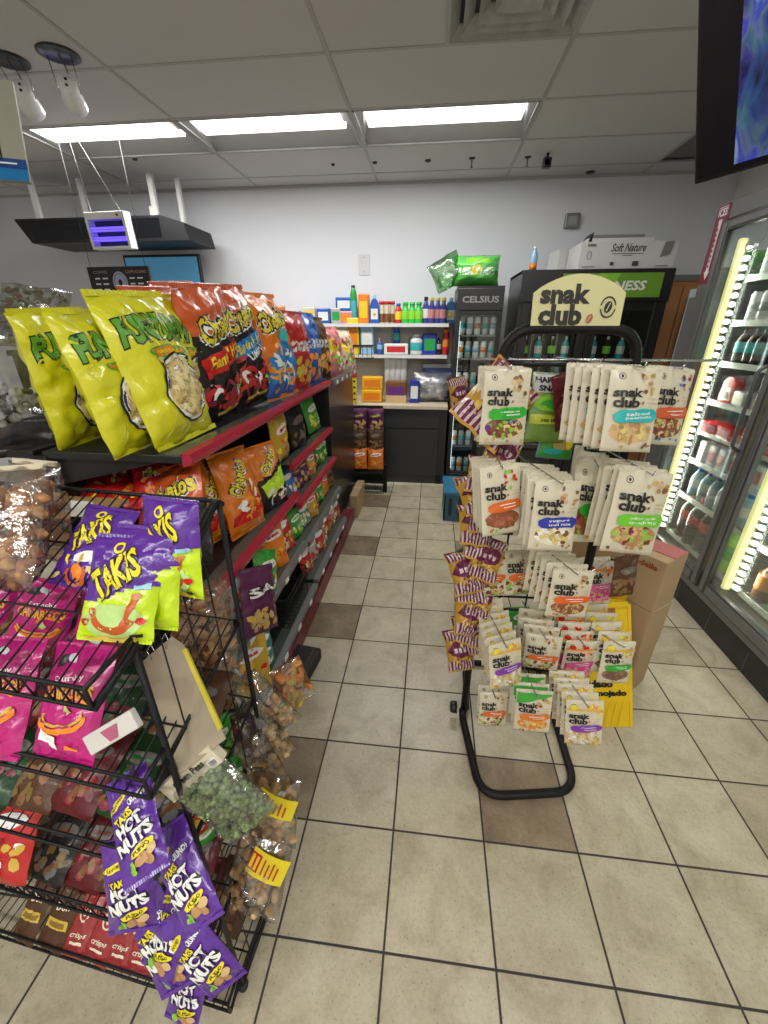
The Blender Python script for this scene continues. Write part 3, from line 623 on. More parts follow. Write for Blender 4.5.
mbd = thing('menu_board', 'black drinks menu board with a round pale emblem behind the yellow bags', 'menu board', (-2.58, 3.6, 1.80), (R(0), 0, R(-3)))
b = MB().box(-.29, .27, 0, .025, -.02, .25, M_blackp, .004); a = Art()
a.ell(-.005, .135, .068, .080, ink('menu_emblem', (.38, .42, .58)), 24).ring(-.005, .135, .052, .063, .004, M_ink, 24).ell(-.005, .135, .018, .024, M_ink, 10)
a.text('COFFEE', -.17, .21, .13, .02, ink('menu_grey', (.3, .26, .25)), bold=.02).text('CAPPUCCINO', .155, .21, .19, .02, ink('menu_pink', (.42, .25, .22)), bold=.02)
for k, z in enumerate((.165, .125, .085)):
    for x0 in (-.22, .10): a.rect(x0 - .01, z - .005, x0 + .035, z + .005, M_inkw).rect(x0 + .06, z - .005, x0 + .11, z + .005, M_inkw)
put_art(b, a, lambda x, y: (Vector((x, 0, y)), Vector((0, -1, 0))), .2, .0006); b.build('board', mbd)
for x in (-.26, .24): MB().tube([(x, .01, .25), (x, .01, CEIL - 1.80)], .002, M_blackp, 5).build('hanging_wire', mbd)

sc = thing('wall_screen', 'flat screen showing plain blue, below the black canopy', 'screen', (-2.88, 4.72, 1.89), (0, 0, 0))
MB().box(-.42, .42, 0, .05, -.02, .40, M_blackp, .006).build('casing', sc)
b = MB().box(-.40, .40, -.003, 0, 0, .375, emis('blue_screen', (.07, .25, .42), .75)); b.build('display', sc)
MB().box(-.1, .1, .05, .225, .1, .3, M_grey).build('bracket', sc)

# big screen at the upper right corner, tipped down
tv = thing('television', 'large wall television at the upper right corner, tilted down, showing camera footage', 'television', (.8395, 1.8, 2.0347), (R(24), 0, R(-60)))
MB().box(0, 1.15, 0, .045, 0, .66, M_blackp, .004).build('casing', tv)
def footage():
    m = bpy.data.materials.new('camera_footage'); m.use_nodes = True; nt = m.node_tree; N = nt.nodes; L = nt.links; b = N['Principled BSDF']; b.inputs['Roughness'].default_value = .2; b.inputs['Base Color'].default_value = (.01, .01, .01, 1)
    tc = N.new('ShaderNodeTexCoord'); n1 = N.new('ShaderNodeTexNoise'); n1.inputs['Scale'].default_value = 13; n1.inputs['Detail'].default_value = 6; n1.inputs['Distortion'].default_value = .7
    v = N.new('ShaderNodeTexVoronoi'); v.inputs['Scale'].default_value = 14
    mp = N.new('ShaderNodeMapping'); mp.inputs['Scale'].default_value = (1, 1, .6); L.new(tc.outputs['Object'], mp.inputs[0]); L.new(mp.outputs[0], n1.inputs['Vector']); L.new(mp.outputs[0], v.inputs['Vector'])
    r = N.new('ShaderNodeValToRGB'); e = r.color_ramp.elements; e[0].position = .32; e[0].color = (.01, .02, .09, 1); e[1].position = .72; e[1].color = (.35, .38, .62, 1)
    for p, c in ((.44, (.05, .08, .30, 1)), (.50, (.09, .16, .22, 1)), (.56, (.16, .17, .38, 1)), (.62, (.05, .07, .5, 1))): x = e.new(p); x.color = c
    L.new(n1.outputs['Fac'], r.inputs[0]); mx = N.new('ShaderNodeMix'); mx.data_type = 'RGBA'; mx.blend_type = 'MULTIPLY'; mx.inputs['Factor'].default_value = .5
    L.new(r.outputs[0], mx.inputs['A']); L.new(v.outputs['Color'], mx.inputs['B']); L.new(mx.outputs['Result'], b.inputs['Emission Color']); b.inputs['Emission Strength'].default_value = 1.6
    return m
MB().box(.12, 1.13, -.0035, -.001, .025, .645, footage()).build('display', tv)
MB().box(.012, 1.138, -.001, 0, .012, .648, mat('screen_glass', (.004, .006, .014), .35)).build('bezel', tv)
MB().tube([(.55, .045, .33), (.62, .35, .60), (.62, .35, 1.0)], .02, M_blackp, 8).build('mount', tv)
# =================================================================== shelving along the left of the aisle
def text_mesh(mb, t, x, z, w, h, m, y=0, M=None, bold=.03, **k):
    a = Art().text(t, x, z, w, h, m, bold=bold, **k); put_art(mb, a, FLATF(y), 9, .0006, M); return mb

M_rubber = mat('black_rubber', (.02, .02, .02), .7)
def gondola(name, label, y0, y1, levels, near_panel=False):
    t = thing(name, label, 'shelving', (-1.2, y0, 0))
    ox, oy = -1.2, y0
    MB().box(-.5, .56, 0, y1 - y0, 0, .11, M_dkred, .004).build('base', t)
    MB().box(-.015, .015, .02, y1 - y0, .11, 1.23, M_blackp).build('back_panel', t)
    for y in (0.0, y1 - y0 - .03): MB().box(-.03, .03, y, y + .03, .0, 1.24, M_blackp).build('upright', t)
    for z, dep, red in levels:
        s = link('shelf', MB().box(.015, dep - .02, .004, y1 - y0 - .004, z - .025, z, M_shelfdk, .003).box(dep - .07, dep - .015, .006, y1 - y0 - .006, z - .001, z + .004, mat('clear_ticket_strip', (.10, .12, .10), .15, .2)).mesh('shelf'), t)
        rl = MB()
        prof = [(dep - .02, z - .036), (dep + .006, z - .030), (dep + .012, z - .012), (dep + .008, z + .004), (dep - .02, z + .006)]
        n = len(prof); L_ = y1 - y0 - .012
        rl.add([(x, .006, zz) for x, zz in prof] + [(x, .006 + L_, zz) for x, zz in prof], [tuple(range(n))[::-1], tuple(range(n, 2 * n))] + [(i, (i + 1) % n, n + (i + 1) % n, n + i) for i in range(n)], M_red if red else M_grey)
        r_ = rl.build('price_rail', s)
        if not red:
            for k in range(4):
                yy = (k + .5) * (y1 - y0) / 4.4
                MB().box(dep + .010, dep + .0135, yy, yy + .045, z - .026, z - .004, M_inkw).build('price_ticket', s)
        for y in (.03, y1 - y0 - .04): MB().prism([(.015, z - .12), (.015, z - .02), (dep * .75, z - .02), (dep * .75, z - .035)], y, y + .004, M_blackp).build('bracket', s)
    return t
TZ = 1.255
g1 = gondola('gondola_shelving', 'near section of the black and red aisle shelving, ending beside the yellow bags', 1.10, 2.04, [(TZ, .49, True), (.775, .50, True), (.47, .52, False), (.18, .56, False)])
g2 = gondola('gondola_shelving', 'middle section of the aisle shelving with closely spaced red-edged shelves', 2.04, 2.96, [(TZ, .485, True), (.925, .48, True), (.70, .50, True), (.46, .53, False), (.20, .56, False)])
for t, L_ in ((g1, .94), (g2, .92)):
    MB().box(-.49, -.015, .004, L_ - .004, TZ - .025, TZ, M_shelfdk, .003).build('far_side_shelf', t)
t = thing('end_cabinet', 'black closed cabinet at the far end of the aisle shelving', 'shelving', (-1.2, 2.97, 0))
MB().box(-.5, .47, 0, .95, .11, TZ - .03, M_blackp, .004).build('body', t)
MB().box(-.5, .56, 0, .36, 0, .11, M_dkred, .004).build('base', t)
MB().box(-.51, .50, 0, .96, TZ - .03, TZ, M_shelfdk, .004).build('top', t)
MB().box(.48, .515, 0, .96, TZ - .035, TZ + .006, M_grey, .002).build('price_rail', t)
for k in range(5): MB().box(.515, .518, .08 + k * .18, .12 + k * .18, TZ - .03, TZ - .005, M_inkw).build('price_ticket', t)
t = thing('cardboard_box', 'upright brown box on the floor against the end of the red shelving base', 'box', (-.655, 3.36, 0))
MB().box(-.03, .04, 0, .42, 0, .22, M_card, .004).build('carton', t); MB().box(-.034, .044, .19, .23, .219, .222, mat('tape', (.5, .4, .25), .3)).build('tape_strip', t)
# black foot plate sticking out at the near end of the base
t = thing('step_block', 'black flat block on the floor at the near end of the shelving base', 'block', (-.64, 1.42, 0), (0, 0, R(-8)))
MB().box(-.09, .10, -.02, .22, 0, .07, M_rubber, .012).build('block', t); MB().box(-.06, .07, .0, .2, .07, .074, M_blackp, .002).build('pad', t)

# wire basket on the lower near shelf
t = thing('wire_basket', 'black wire basket on the lowest shelf near the front of the aisle shelving', 'basket', (-.80, 1.62, .185))
b = MB(); w, l, h = .13, .34, .17
for z in (0, .06, .12, h): b.tube([(-w, 0, z), (w, 0, z), (w, l, z), (-w, l, z)], .004 if z == h else .0022, M_black, 5, True)
for k in range(9): x = -w + 2 * w * k / 8; b.tube([(x, 0, h), (x, 0, 0), (x, l, 0), (x, l, h)], .002, M_black, 4)
for k in range(1, 10): y = l * k / 10; b.tube([(-w, y, h), (-w, y, 0), (w, y, 0), (w, y, h)], .002, M_black, 4)
b.build('wire_body', t); MB().tube([(w, .02, h), (w + .012, .02, h - .01), (w + .012, l - .02, h - .01), (w, l - .02, h)], .005, M_black, 6).build('rim', t)

# wooden end shelf with a paper tag, left of the gondola
t = thing('wooden_shelf', 'short wooden shelf edge with a small white paper ticket behind the clear bags', 'shelf', (-1.0, .96, 1.12))
MB().box(-.62, .085, 0, .12, -.012, 0.0, mat('shelf_wood', (.40, .24, .10), .6, 0, .1, 30, .2, 12), .002).build('board', t)
b = MB().box(-.13, .075, -.003, 0, -.008, .040, mat('ticket_paper', (.70, .70, .64), .5)); a = Art()
a.ell(-.02, .028, .012, .006, ink('ticket_green', (.02, .12, .05)), 12).rect(-.055, .012, .012, .018, ink('ticket_grey', (.25, .27, .25)))
put_art(b, a, FLATF(-.003), 1, .0005); b.build('ticket', t)
for x in (-.55, .06): MB().tube([(x, .1, -.012), (x, .1, -1.12)], .012, M_black, 8).build('post', t)

# =================================================================== black wire rack in the foreground
RK = thing('wire_rack', 'black wire snack rack in the left foreground with sloping basket shelves', 'rack', (-.425, .432, 0), (0, 0, R(-5)))
W_, D_ = .84, .265
for nm, pts in (('post', [(0, 0, .0), (0, 0, 1.16)]), ('post', [(0, D_, 0), (0, D_, 1.29)]), ('post', [(-W_, 0, 0), (-W_, 0, 1.16)]), ('post', [(-W_, D_, 0), (-W_, D_, 1.29)])):
    MB().tube(pts, .0056, M_black, 8).build(nm, RK)
for x in (0, -W_):
    MB().tube(rpath([(x, -.0, .02), (x, D_, .02)], .02), .006, M_black, 8).build('foot_rail', RK)
    MB().tube(rpath([(x, -.085, 1.135), (x, 0, 1.165), (x, D_ - .01, 1.30), (x, D_ + .01, 1.285)], .02), .0062, M_black, 8).build('side_arm', RK)
    MB().tube([(x - .018 * (1 if x == 0 else -1), 0, 1.13), (x - .018 * (1 if x == 0 else -1), D_, 1.262)], .004, M_black, 6).build('side_arm', RK)
MB().tube([(0, D_, 1.295), (-W_, D_, 1.295)], .0045, M_black, 6).build('top_rail', RK)
for k, (zf, fy, lip) in enumerate([(1.138, -.085, .036), (.895, -.055, .045), (.655, -.055, .05), (.33, -.045, .05), (.035, -.055, .045)]):
    s = MB(); zr = zf + (.155 if k == 0 else .11 if k < 4 else .03); yb = D_
    s.tube([(0, fy, zf), (-W_, fy, zf)], .0034, M_black, 6); s.tube([(0, fy, zf + lip), (-W_, fy, zf + lip)], .0034, M_black, 6)
    n = 34
    for i in range(n + 1):
        x = -W_ * i / n; s.tube([(x, fy, zf), (x, yb, zr)], .0019, M_black, 4)
    for f in (.33, .66, 1.0): s.tube([(0, fy + (yb - fy) * f, zf + (zr - zf) * f), (-W_, fy + (yb - fy) * f, zf + (zr - zf) * f)], .0026, M_black, 4)
    for i in range(28 if k in (0, 3) else 0):              # zig-zag front lip
        x = -W_ * i / 28; x2 = -W_ * (i + .5) / 28; x3 = -W_ * (i + 1) / 28
        s.tube([(x, fy, zf), (x2, fy, zf + lip), (x3, fy, zf)], .0016, M_black, 4)
    for x in (0, -W_): s.tube([(x, fy, zf), (x, fy, zf + lip), (x, 0, zf + lip + .01)], .004, M_black, 6); s.tube([(x, fy, zf), (x, 0, zf + .028)], .004, M_black, 6); s.tube([(x, 0, zf + .028), (x, yb, zr)], .004, M_black, 6)
    s.build('wire_shelf', RK)
for k in range(3):                                        # thin side wires
    MB().tube([(0, .05 + .07 * k, .06), (0, .05 + .07 * k, 1.17 + .034 * k)], .002, M_black, 4).build('side_wire', RK)
for y in (-.0, D_): MB().lathe([(.012, 0), (.014, .012), (.008, .02), (0, .02)], M_rubber, 10, (0, y, 0)).build('foot_cap', RK)

# =================================================================== drinks cooler along the right wall
CX = 1.63
ck = thing('drinks_cooler', 'tall glass-door drinks cooler with grey frame along the right wall', 'cooler', (CX, 3.07, 0))
def cbx(n, x0, x1, y0, y1, z0, z1, m, bev=0, par=None): return MB().box(x0, x1, y0 - 3.07, y1 - 3.07, z0, z1, m, bev).build(n, par or ck)
M_int = mat('cooler_liner', (.36, .40, .37), .5)
YE = -.05
cbx('kick_panel', .0, .78, YE, 3.07, 0, .155, mat('black_kick', (.012, .012, .012), .35, 0, .05, 10), .003)
for k in range(10): cbx('kick_seam', -.002, .001, 3.0 - .31 * k, 3.002 - .31 * k, .0, .125, M_grey)
cbx('side_wall', .02, .78, 3.03, 3.07, .125, 2.25, M_grey, .003); cbx('side_wall', .02, .78, YE, YE + .04, .125, 2.25, M_grey, .003)
cbx('roof', .02, .78, YE + .04, 3.03, 2.17, 2.25, M_grey, .003); cbx('rear_wall', .74, .78, YE + .04, 3.03, .125, 2.17, M_int)
cbx('cabinet_floor', .032, .74, YE + .04, 3.03, .157, .20, M_grey)
M_fr = mat('cooler_frame', (.10, .10, .098), .35, .5)
M_fr2 = mat('cooler_frame_light', (.20, .20, .195), .35, .55)
cbx('top_rail', -.012, .03, YE, 3.07, 2.155, 2.245, M_fr2, .004); cbx('bottom_rail', -.012, .03, YE, 3.07, .157, .20, M_fr2, .004)
cbx('corner_post', -.012, .03, 2.985, 3.105, .20, 2.155, M_fr2, .003)
M_gl = film('cooler_glass', (.95, .98, .96), .03, .02, .0)
M_yel = emis('cooler_lamp_tube', (1.0, .90, .38), 3.0); M_led = emis('cooler_led', (.93, 1.0, .95), 6.5)
doors = [(2.215, 2.975), (1.43, 2.19), (.645, 1.405), (-.01, .62)]
for k, (y0, y1) in enumerate(doors):
    d = MB(); z0, z1 = .21, 2.145; f = .055
    for u in ((y0, y0 + f, z0, z1), (y1 - f, y1, z0, z1), (y0 + f, y1 - f, z0, z0 + f + .02), (y0 + f, y1 - f, z1 - f, z1)):
        d.box(-.035, -.005, u[0] - 3.07, u[1] - 3.07, u[2], u[3], M_fr, .004)
        d.box(-.040, -.034, u[0] - 3.07 + .012, u[1] - 3.07 - .012, u[2] + .012, u[3] - .012, M_fr2, .002)
    dd = d.build('door', ck)
    MB().box(-.022, -.016, y0 + f - 3.07, y1 - f - 3.07, z0 + f, z1 - f, M_gl).build('glass_pane', dd)
    h = MB().tube(rpath([(-.04, y0 + .028 - 3.07, 1.02), (-.085, y0 + .028 - 3.07, 1.04), (-.085, y0 + .028 - 3.07, 1.42), (-.04, y0 + .028 - 3.07, 1.44)], .02), .009, M_fr, 8); h.build('handle', dd)
    # light column just behind the far stile of each door
    lm = MB().box(.035, .07, y1 - f - .034 - 3.07, y1 - f - .005 - 3.07, .27, 2.05, M_yel, .006).build('light_column', ck)
    for q in range(38): MB().blob((.065, y1 - f - .070 - 3.07, .31 + q * .0455), (.018, .030, .016), M_led, None, 1, 0, Euler((0, 0, 0))).build('led', lm)
    if k < 2: MB().tube(rpath([(.06, y1 - .1 - 3.07, 2.02), (.03, y1 - .16 - 3.07, 1.97), (.05, y1 - .24 - 3.07, 2.0), (.05, y1 - .26 - 3.07, 2.12)], .04), .005, M_dark, 6).build('cable', ck)
    cbx('mullion', .0, .03, y0 - .025, y0, .2, 2.155, M_fr)
SHZ = [1.86, 1.63, 1.405, 1.18, .99, .80, .56, .27]
for k, (y0, y1) in enumerate(doors[:3]):
    for z in SHZ:
        s = MB()
        for q in range(9): x = .13 + .07 * q; s.tube([(x, y0 - 3.07 + .02, z - .006), (x, y1 - 3.07 - .09, z - .006)], .003, M_silver, 4)
        for q in range(7): y = y0 - 3.07 + .04 + q * .105; s.tube([(.12, y, z - .01), (.72, y, z - .01)], .003, M_silver, 4)
        so = s.build('wire_shelf', ck)
        MB().box(.115, .121, y0 - 3.07 + .02, y1 - 3.07 - .09, z - .024, z + .008, mat('cooler_rail', (.62, .64, .58), .35)).build('price_rail', so)
# dark red arrow sticker on the corner post
b = MB().box(-.0145, -.0125, 2.985 - 3.07, 3.10 - 3.07, 1.84, 2.235, ink('sticker_maroon', (.20, .012, .035)))
a = Art(); cw = ink('sticker_white', (.75, .72, .70))
a.text('ICES', -.0, .165, .058, .04, cw, bold=.04).poly([(-.010, .12), (.010, .12), (.010, -.13), (.020, -.13), (0, -.175), (-.020, -.13), (-.010, -.13)], cw).rect(-.012, .115, .012, .13, cw).rect(-.03, .188, .03, .192, cw)
for k in range(8): a.rect(-.004, -.11 + k * .026, .004, -.095 + k * .026, ink('sticker_maroon', (.20, .012, .035)))
put_art(b, a, lambda x, y: (Vector((-.0145, -.0275 - x * 1.4, 2.035 + y)), Vector((-1, 0, 0))), 1, .0006); b.build('arrow_sticker', ck)
# things in the cooler
def lathe_thing(name, parts):
    """parts: list of (part_name or None for body, prof, material)"""
    body = MB().lathe(parts[0][1], parts[0][2], 14); root = link(name, body.mesh(name))
    for nm, pr, m in parts[1:]:
        link(nm, MB().lathe(pr, m, 14).mesh(nm), root)
    return reg(root)
def bottle(name, r, h, bodym, capm, labm, lab=(.32, .62), neck=.28, shoulder=.68, capr=None):
    nr = r * neck; hh = h * .94
    ro = lathe_thing(name, [(None, [(0, 0), (r * .85, 0), (r, h * .03), (r * .97, h * .2), (r, h * .35), (r * .98, h * .6), (r * .94, h * shoulder), (r * .6, h * (shoulder + .13)), (nr * 1.1, h * (shoulder + .2)), (nr, hh)], bodym),
        ('cap', [(nr * 1.05, hh - .022 * h / .3), (nr * 1.25, hh - .022 * h / .3), (nr * 1.25, h), (0, h)], capm),
        ('label', [(r * 1.005, h * lab[0]), (r * 1.012, h * (lab[0] + .01)), (r * 1.012, h * (lab[1] - .01)), (r * .99, h * lab[1])], labm)])
    return ro
def can(name, r, h, m, m2):
    return lathe_thing(name, [(None, [(0, .004), (r * .8, 0), (r, h * .06), (r, h * .9), (r * .86, h * .97), (r * .84, h)], m),
        ('lid', [(r * .85, h), (r * .86, h * 1.012), (r * .8, h * 1.0), (0, h * .99)], M_silver), ('band', [(r * 1.006, h * .35), (r * 1.006, h * .65)], m2)])
def pack(name, w, d, h, m, m2, extra=None):
    mb = MB().box(-w / 2, w / 2, -d / 2, d / 2, 0, h, m, min(w, d, h) * .12); ro = link(name, mb.mesh(name))
    link('printed_panel', MB().box(-w * .38, w * .38, -d / 2 - .001, -d / 2 + .001, h * .2, h * .75, m2).mesh('panel'), ro)
    return reg(ro)
def place_copy(first, src, loc, rz, label, cat, group=None, sc=None, rot=None):
    o = src if first else copy_tree(src)
    o.location = loc; o.rotation_euler = rot or (0, 0, rz)
    if sc: o.scale = (sc,) * 3 if isinstance(sc, (int, float)) else sc
    o['label'] = label; o['category'] = cat
    if group: o['group'] = group
    elif 'group' in o: del o['group']
    return o
C_ = lambda n, c, r=.25, **k: mat(n, c, r, 0, 0, 1, .05, 30, **k)
col_white = C_('pkg_white', (.72, .74, .72)); col_red = C_('pkg_red', (.55, .02, .03)); col_blue = C_('pkg_blue', (.02, .09, .42)); col_green = C_('pkg_green', (.02, .33, .06))
col_cola = C_('cola_liquid', (.03, .012, .008), .1); col_clear = C_('water_plastic', (.35, .48, .52), .1); col_black = C_('pkg_black', (.015, .015, .018)); col_yel = C_('pkg_yellow', (.75, .55, .03)); col_teal = C_('pkg_teal', (.05, .40, .42)); col_orange = C_('pkg_orange', (.75, .22, .02)); col_pink = C_('pkg_pink', (.6, .25, .28)); col_grey = C_('pkg_grey', (.4, .42, .42)); col_brown = C_('pkg_brown', (.2, .08, .03)); col_purple = C_('pkg_purple', (.14, .03, .22)); col_cream = C_('pkg_cream', (.65, .58, .42)); col_lblue = C_('pkg_light_blue', (.25, .48, .68)); col_limeg = C_('pkg_lime', (.25, .62, .05))
protos = {}
def row(kind, make, x, ys, z, rz, label, cat, group, sc=None):
    for i, y in enumerate(ys):
        f = kind not in protos
        if f: protos[kind] = make()
        place_copy(f, protos[kind], (x + rnd.uniform(-.006, .006), y, z), rz + rnd.uniform(-.15, .15), label if isinstance(label, str) else label[i], cat, group, sc)
def ys(a, b, n): return [a + (b - a) * i / max(1, n - 1) for i in range(n)]
X0 = CX + .165
A0, A1 = 2.30, 2.80
row('whitecan', lambda: can('drink_can', .033, .15, col_white, col_grey), X0, ys(A0, A1, 7), SHZ[0], 0, 'slim white can on the highest shelf of the first cooler door', 'can', 'white cans, highest cooler shelf')
row('whitecan', None, X0, ys(A0, A1, 7), SHZ[1], 0, 'white can with dark band on the second shelf of the first cooler door', 'can', 'white cans, second cooler shelf')
row('bluecan', lambda: can('drink_can', .033, .15, col_blue, col_white), X0 + .09, ys(A0, A1, 6), SHZ[1], 0, 'blue can standing behind the white cans in the cooler', 'can', 'blue cans, second cooler shelf')
row('darkbottle', lambda: bottle('drink_bottle', .035, .19, col_cola, col_black, col_teal), X0, ys(A0 + .25, A1, 4), SHZ[2], 0, 'small dark bottle with teal label on the third cooler shelf', 'bottle', 'dark bottles with teal labels')
row('pinkbottle', lambda: bottle('drink_bottle', .035, .19, col_cola, col_black, col_pink), X0, ys(A0, A0 + .17, 3), SHZ[2], 0, 'small dark bottle with pink label on the third cooler shelf', 'bottle', 'dark bottles with pink labels')
def sandwich():
    ro = link('sandwich_pack', MB().prism([(-.06, 0), (.06, 0), (.05, .12), (.02, .15), (-.02, .15), (-.05, .12)], -.03, .03, col_red).mesh('sandwich_pack'))
    link('window', MB().prism([(-.045, .02), (.045, .02), (.035, .09), (-.035, .09)], -.032, -.030, col_white).mesh('w'), ro)
    link('filling', MB().prism([(-.03, .03), (.03, .03), (.02, .07), (-.02, .07)], -.034, -.032, col_brown).mesh('w'), ro); return reg(ro)
row('sand', sandwich, X0, [2.76], SHZ[3], R(-90), 'red topped snack pack with white window beside the light column, fourth cooler shelf', 'snack pack', None)
row('tub', lambda: pack('food_tray', .13, .09, .085, col_grey, col_cream), X0, [2.62, 2.47, 2.33], SHZ[3], R(-90), 'clear grey food tray on the fourth cooler shelf', 'food tray', 'food trays, fourth cooler shelf')
row('meat', lambda: pack('meat_pack', .15, .11, .07, col_red, col_pink), X0, [2.78, 2.62, 2.46, 2.30], SHZ[4], R(-90), 'flat bright red pack on the fifth cooler shelf', 'food pack', 'red packs, fifth cooler shelf')
row('carton', lambda: pack('milk_carton', .07, .07, .13, col_white, col_pink), X0, ys(2.30, 2.80, 6), SHZ[5], R(-90), 'small pale carton with pink print on the sixth cooler shelf', 'carton', 'small cartons, sixth cooler shelf')
row('jug', lambda: bottle('water_bottle', .038, .20, col_clear, col_blue, col_white), X0, ys(2.32, 2.80, 6), SHZ[6], 0, 'clear water bottle with blue cap on the seventh cooler shelf', 'bottle', 'water bottles, seventh cooler shelf')
row('jug', None, X0 + .1, ys(2.32, 2.80, 5), SHZ[6], 0, 'clear water bottle in the second rank of the seventh cooler shelf', 'bottle', 'rear water bottles, seventh cooler shelf')
row('cola', lambda: bottle('soda_bottle', .052, .29, col_cola, col_red, col_red, (.42, .62)), X0, ys(2.44, 2.77, 4), SHZ[7], 0, 'large cola bottle with red cap on the lowest shelf, first cooler door', 'bottle', 'cola bottles, lowest cooler shelf', 1.12)
row('limeb', lambda: bottle('soda_bottle', .052, .29, col_limeg, col_yel, col_green, (.3, .6)), X0, [2.32], SHZ[7], 0, 'large lime green soda bottle at the near end of the lowest shelf, first cooler door', 'bottle', None)
B0, B1 = 1.52, 2.02
row('tall', lambda: bottle('drink_bottle', .036, .21, col_lblue, col_white, col_white), X0, ys(B0, B1, 6), .99, 0, 'light blue drink bottle on the upper visible shelf of the second cooler door', 'bottle', 'light blue bottles, second door')
row('tall2', lambda: bottle('drink_bottle', .036, .22, col_clear, col_blue, col_lblue), X0, ys(B0, B1, 6), .745, 0, 'pale water bottle with light blue label in the second cooler door', 'bottle', 'pale water bottles, second door')
row('juice', lambda: bottle('juice_bottle', .045, .23, col_brown, col_blue, col_orange, (.25, .6), .4, .6), X0, [2.02, 1.78], .285, 0, 'juice bottle with blue cap and orange label, lowest shelf of the second cooler door', 'bottle', 'orange labelled juice bottles')
row('juiceg', lambda: bottle('juice_bottle', .045, .23, col_green, col_blue, col_green, (.25, .6), .4, .6), X0, [1.90], .285, 0, 'juice bottle with blue cap and green label, lowest shelf of the second cooler door', 'bottle', None)
row('juicep', lambda: bottle('juice_bottle', .045, .23, col_pink, col_blue, col_pink, (.25, .6), .4, .6), X0, [1.66, 1.54], .285, 0, 'juice bottle with pink label and blue cap in the second cooler door', 'bottle', 'pink labelled juice bottles')
row('redb', lambda: bottle('drink_bottle', .036, .21, col_red, col_red, col_white), X0, [1.93, 1.82, 1.71, 1.6], .52, 0, 'red drink bottle on the shelf above the juice bottles, second cooler door', 'bottle', 'red bottles, second door')

# =================================================================== back wall: bottle shelves, counter, fridges
M_peg = mat('pegboard_cream', (.52, .50, .44), .7, 0, .1, 80)
bs = thing('wall_shelving', 'cream backed wall shelving with two white shelves of cleaning bottles', 'shelving', (-.4, 4.93, 0))
MB().box(-1.4, .56, -.01, .018, .86, 1.66, M_peg).build('back_panel', bs)
for z in (1.63, 1.325): 
    s = link('shelf', MB().box(-1.4, .55, -.26, -.01, z - .022, z, M_white, .003).mesh('shelf'), bs)
    MB().box(-1.4, .55, -.265, -.26, z - .03, z + .004, mat('white_rail', (.7, .7, .7), .3)).build('price_rail', s)
for x in (-.9, -.05): MB().box(x - .015, x + .015, -.012, -.004, .86, 1.66, M_grey).build('slotted_strip', bs)
ct = thing('service_counter', 'black counter with a pale worktop at the end of the aisle', 'counter', (-.4, 4.36, 0))
MB().box(-.85, .58, 0, .55, .0, .82, M_dark, .004).build('carcass', ct)
for x0, x1, z0, z1 in ((-.46, .50, .10, .60), (-.46, .50, .62, .80), (-.84, -.48, .1, .8)): MB().box(x0, x1, -.012, 0, z0, z1, mat('counter_panel', (.022, .023, .027), .35), .003).build('front_panel', ct)
MB().box(-.86, .58, -.04, .56, .82, .86, mat('pale_worktop', (.56, .48, .36), .5), .006).build('worktop', ct)
for x in (-.8, .52): MB().box(x - .03, x + .03, -.008, .04, 0, .1, M_black).build('foot', ct)
t = thing('wall_heater', 'black box with a pale grey window low on the counter front', 'box', (-.555, 4.33, .33))
MB().box(-.10, .08, -.05, .015, 0, .33, M_black, .006).build('body', t); MB().box(-.02, .065, -.056, -.05, .07, .28, mat('grey_window', (.28, .31, .30), .3)).build('window', t)
t = thing('floor_grille', 'white slotted floor grille in front of the black counter', 'grille', (-.62, 4.12, .0))
MB().box(-.14, .14, -.06, .06, .0, .008, M_white, .002).build('frame', t)
for k in range(11): MB().box(-.125 + .0245 * k - .006, -.125 + .0245 * k + .006, -.048, .048, .0075, .009, M_dark).build('slot', t)
t = thing('storage_crate', 'blue-grey plastic crate on the floor behind the purple and gold snack strip', 'crate', (.26, 3.62, 0))
cr = mat('crate_blue', (.03, .10, .17), .5)
cb_ = MB(); cb_.box(-.10, .28, -.22, .2, 0, .02, cr)
for u in ((-.10, -.09, -.22, .2), (.27, .28, -.22, .2), (-.10, .28, -.22, -.21), (-.10, .28, .19, .2)): cb_.box(*u, .02, .27, cr)
cb_.build('body', t); MB().box(-.11, .29, -.23, .21, .25, .28, mat('crate_rim', (.02, .16, .28), .4), .004).build('rim', t)
for k in range(4): MB().box(-.06 + k * .085, -.03 + k * .085, -.224, -.219, .05, .22, M_dark).build('slot', t)

SY = 4.78
def shelf_run(items, z, y=SY):
    x = None
    for it in items:
        kind, mk, xx, lab, cat, grp = it[:6]; row_sc = it[6] if len(it) > 6 else None
        f = kind not in protos
        if f: protos[kind] = mk()
        xx = xx if xx < -.36 else -.36 + (xx + .36) * .78
        place_copy(f, protos[kind], (xx, y + rnd.uniform(-.02, .02), z), rnd.uniform(-.1, .1), lab, cat, grp, row_sc)
def jugm(name, w, h, m, capm, labm):
    """flat-sided handled detergent bottle"""
    ro = link(name, MB().prism([(-w / 2, 0), (w / 2, 0), (w / 2, h * .62), (w * .28, h * .82), (w * .12, h * .86), (-w * .12, h * .86), (-w * .3, h * .8), (-w / 2, h * .6)], -w * .28, w * .28, m).mesh(name))
    link('cap', MB().lathe([(w * .15, h * .84), (w * .17, h * .86), (w * .15, h), (0, h)], capm, 10).mesh('cap'), ro)
    link('label', MB().prism([(-w * .36, h * .15), (w * .36, h * .15), (w * .36, h * .52), (-w * .36, h * .52)], -w * .28 - .002, -w * .28, labm).mesh('label'), ro)
    link('emblem', MB().lathe([(w * .18, 0), (w * .18, .001), (0, .001)], col_yel, 10, M=Matrix.Translation((0, -w * .28 - .002, h * .34)) @ Matrix.Rotation(R(90), 4, 'X')).mesh('emblem'), ro)
    return reg(ro)
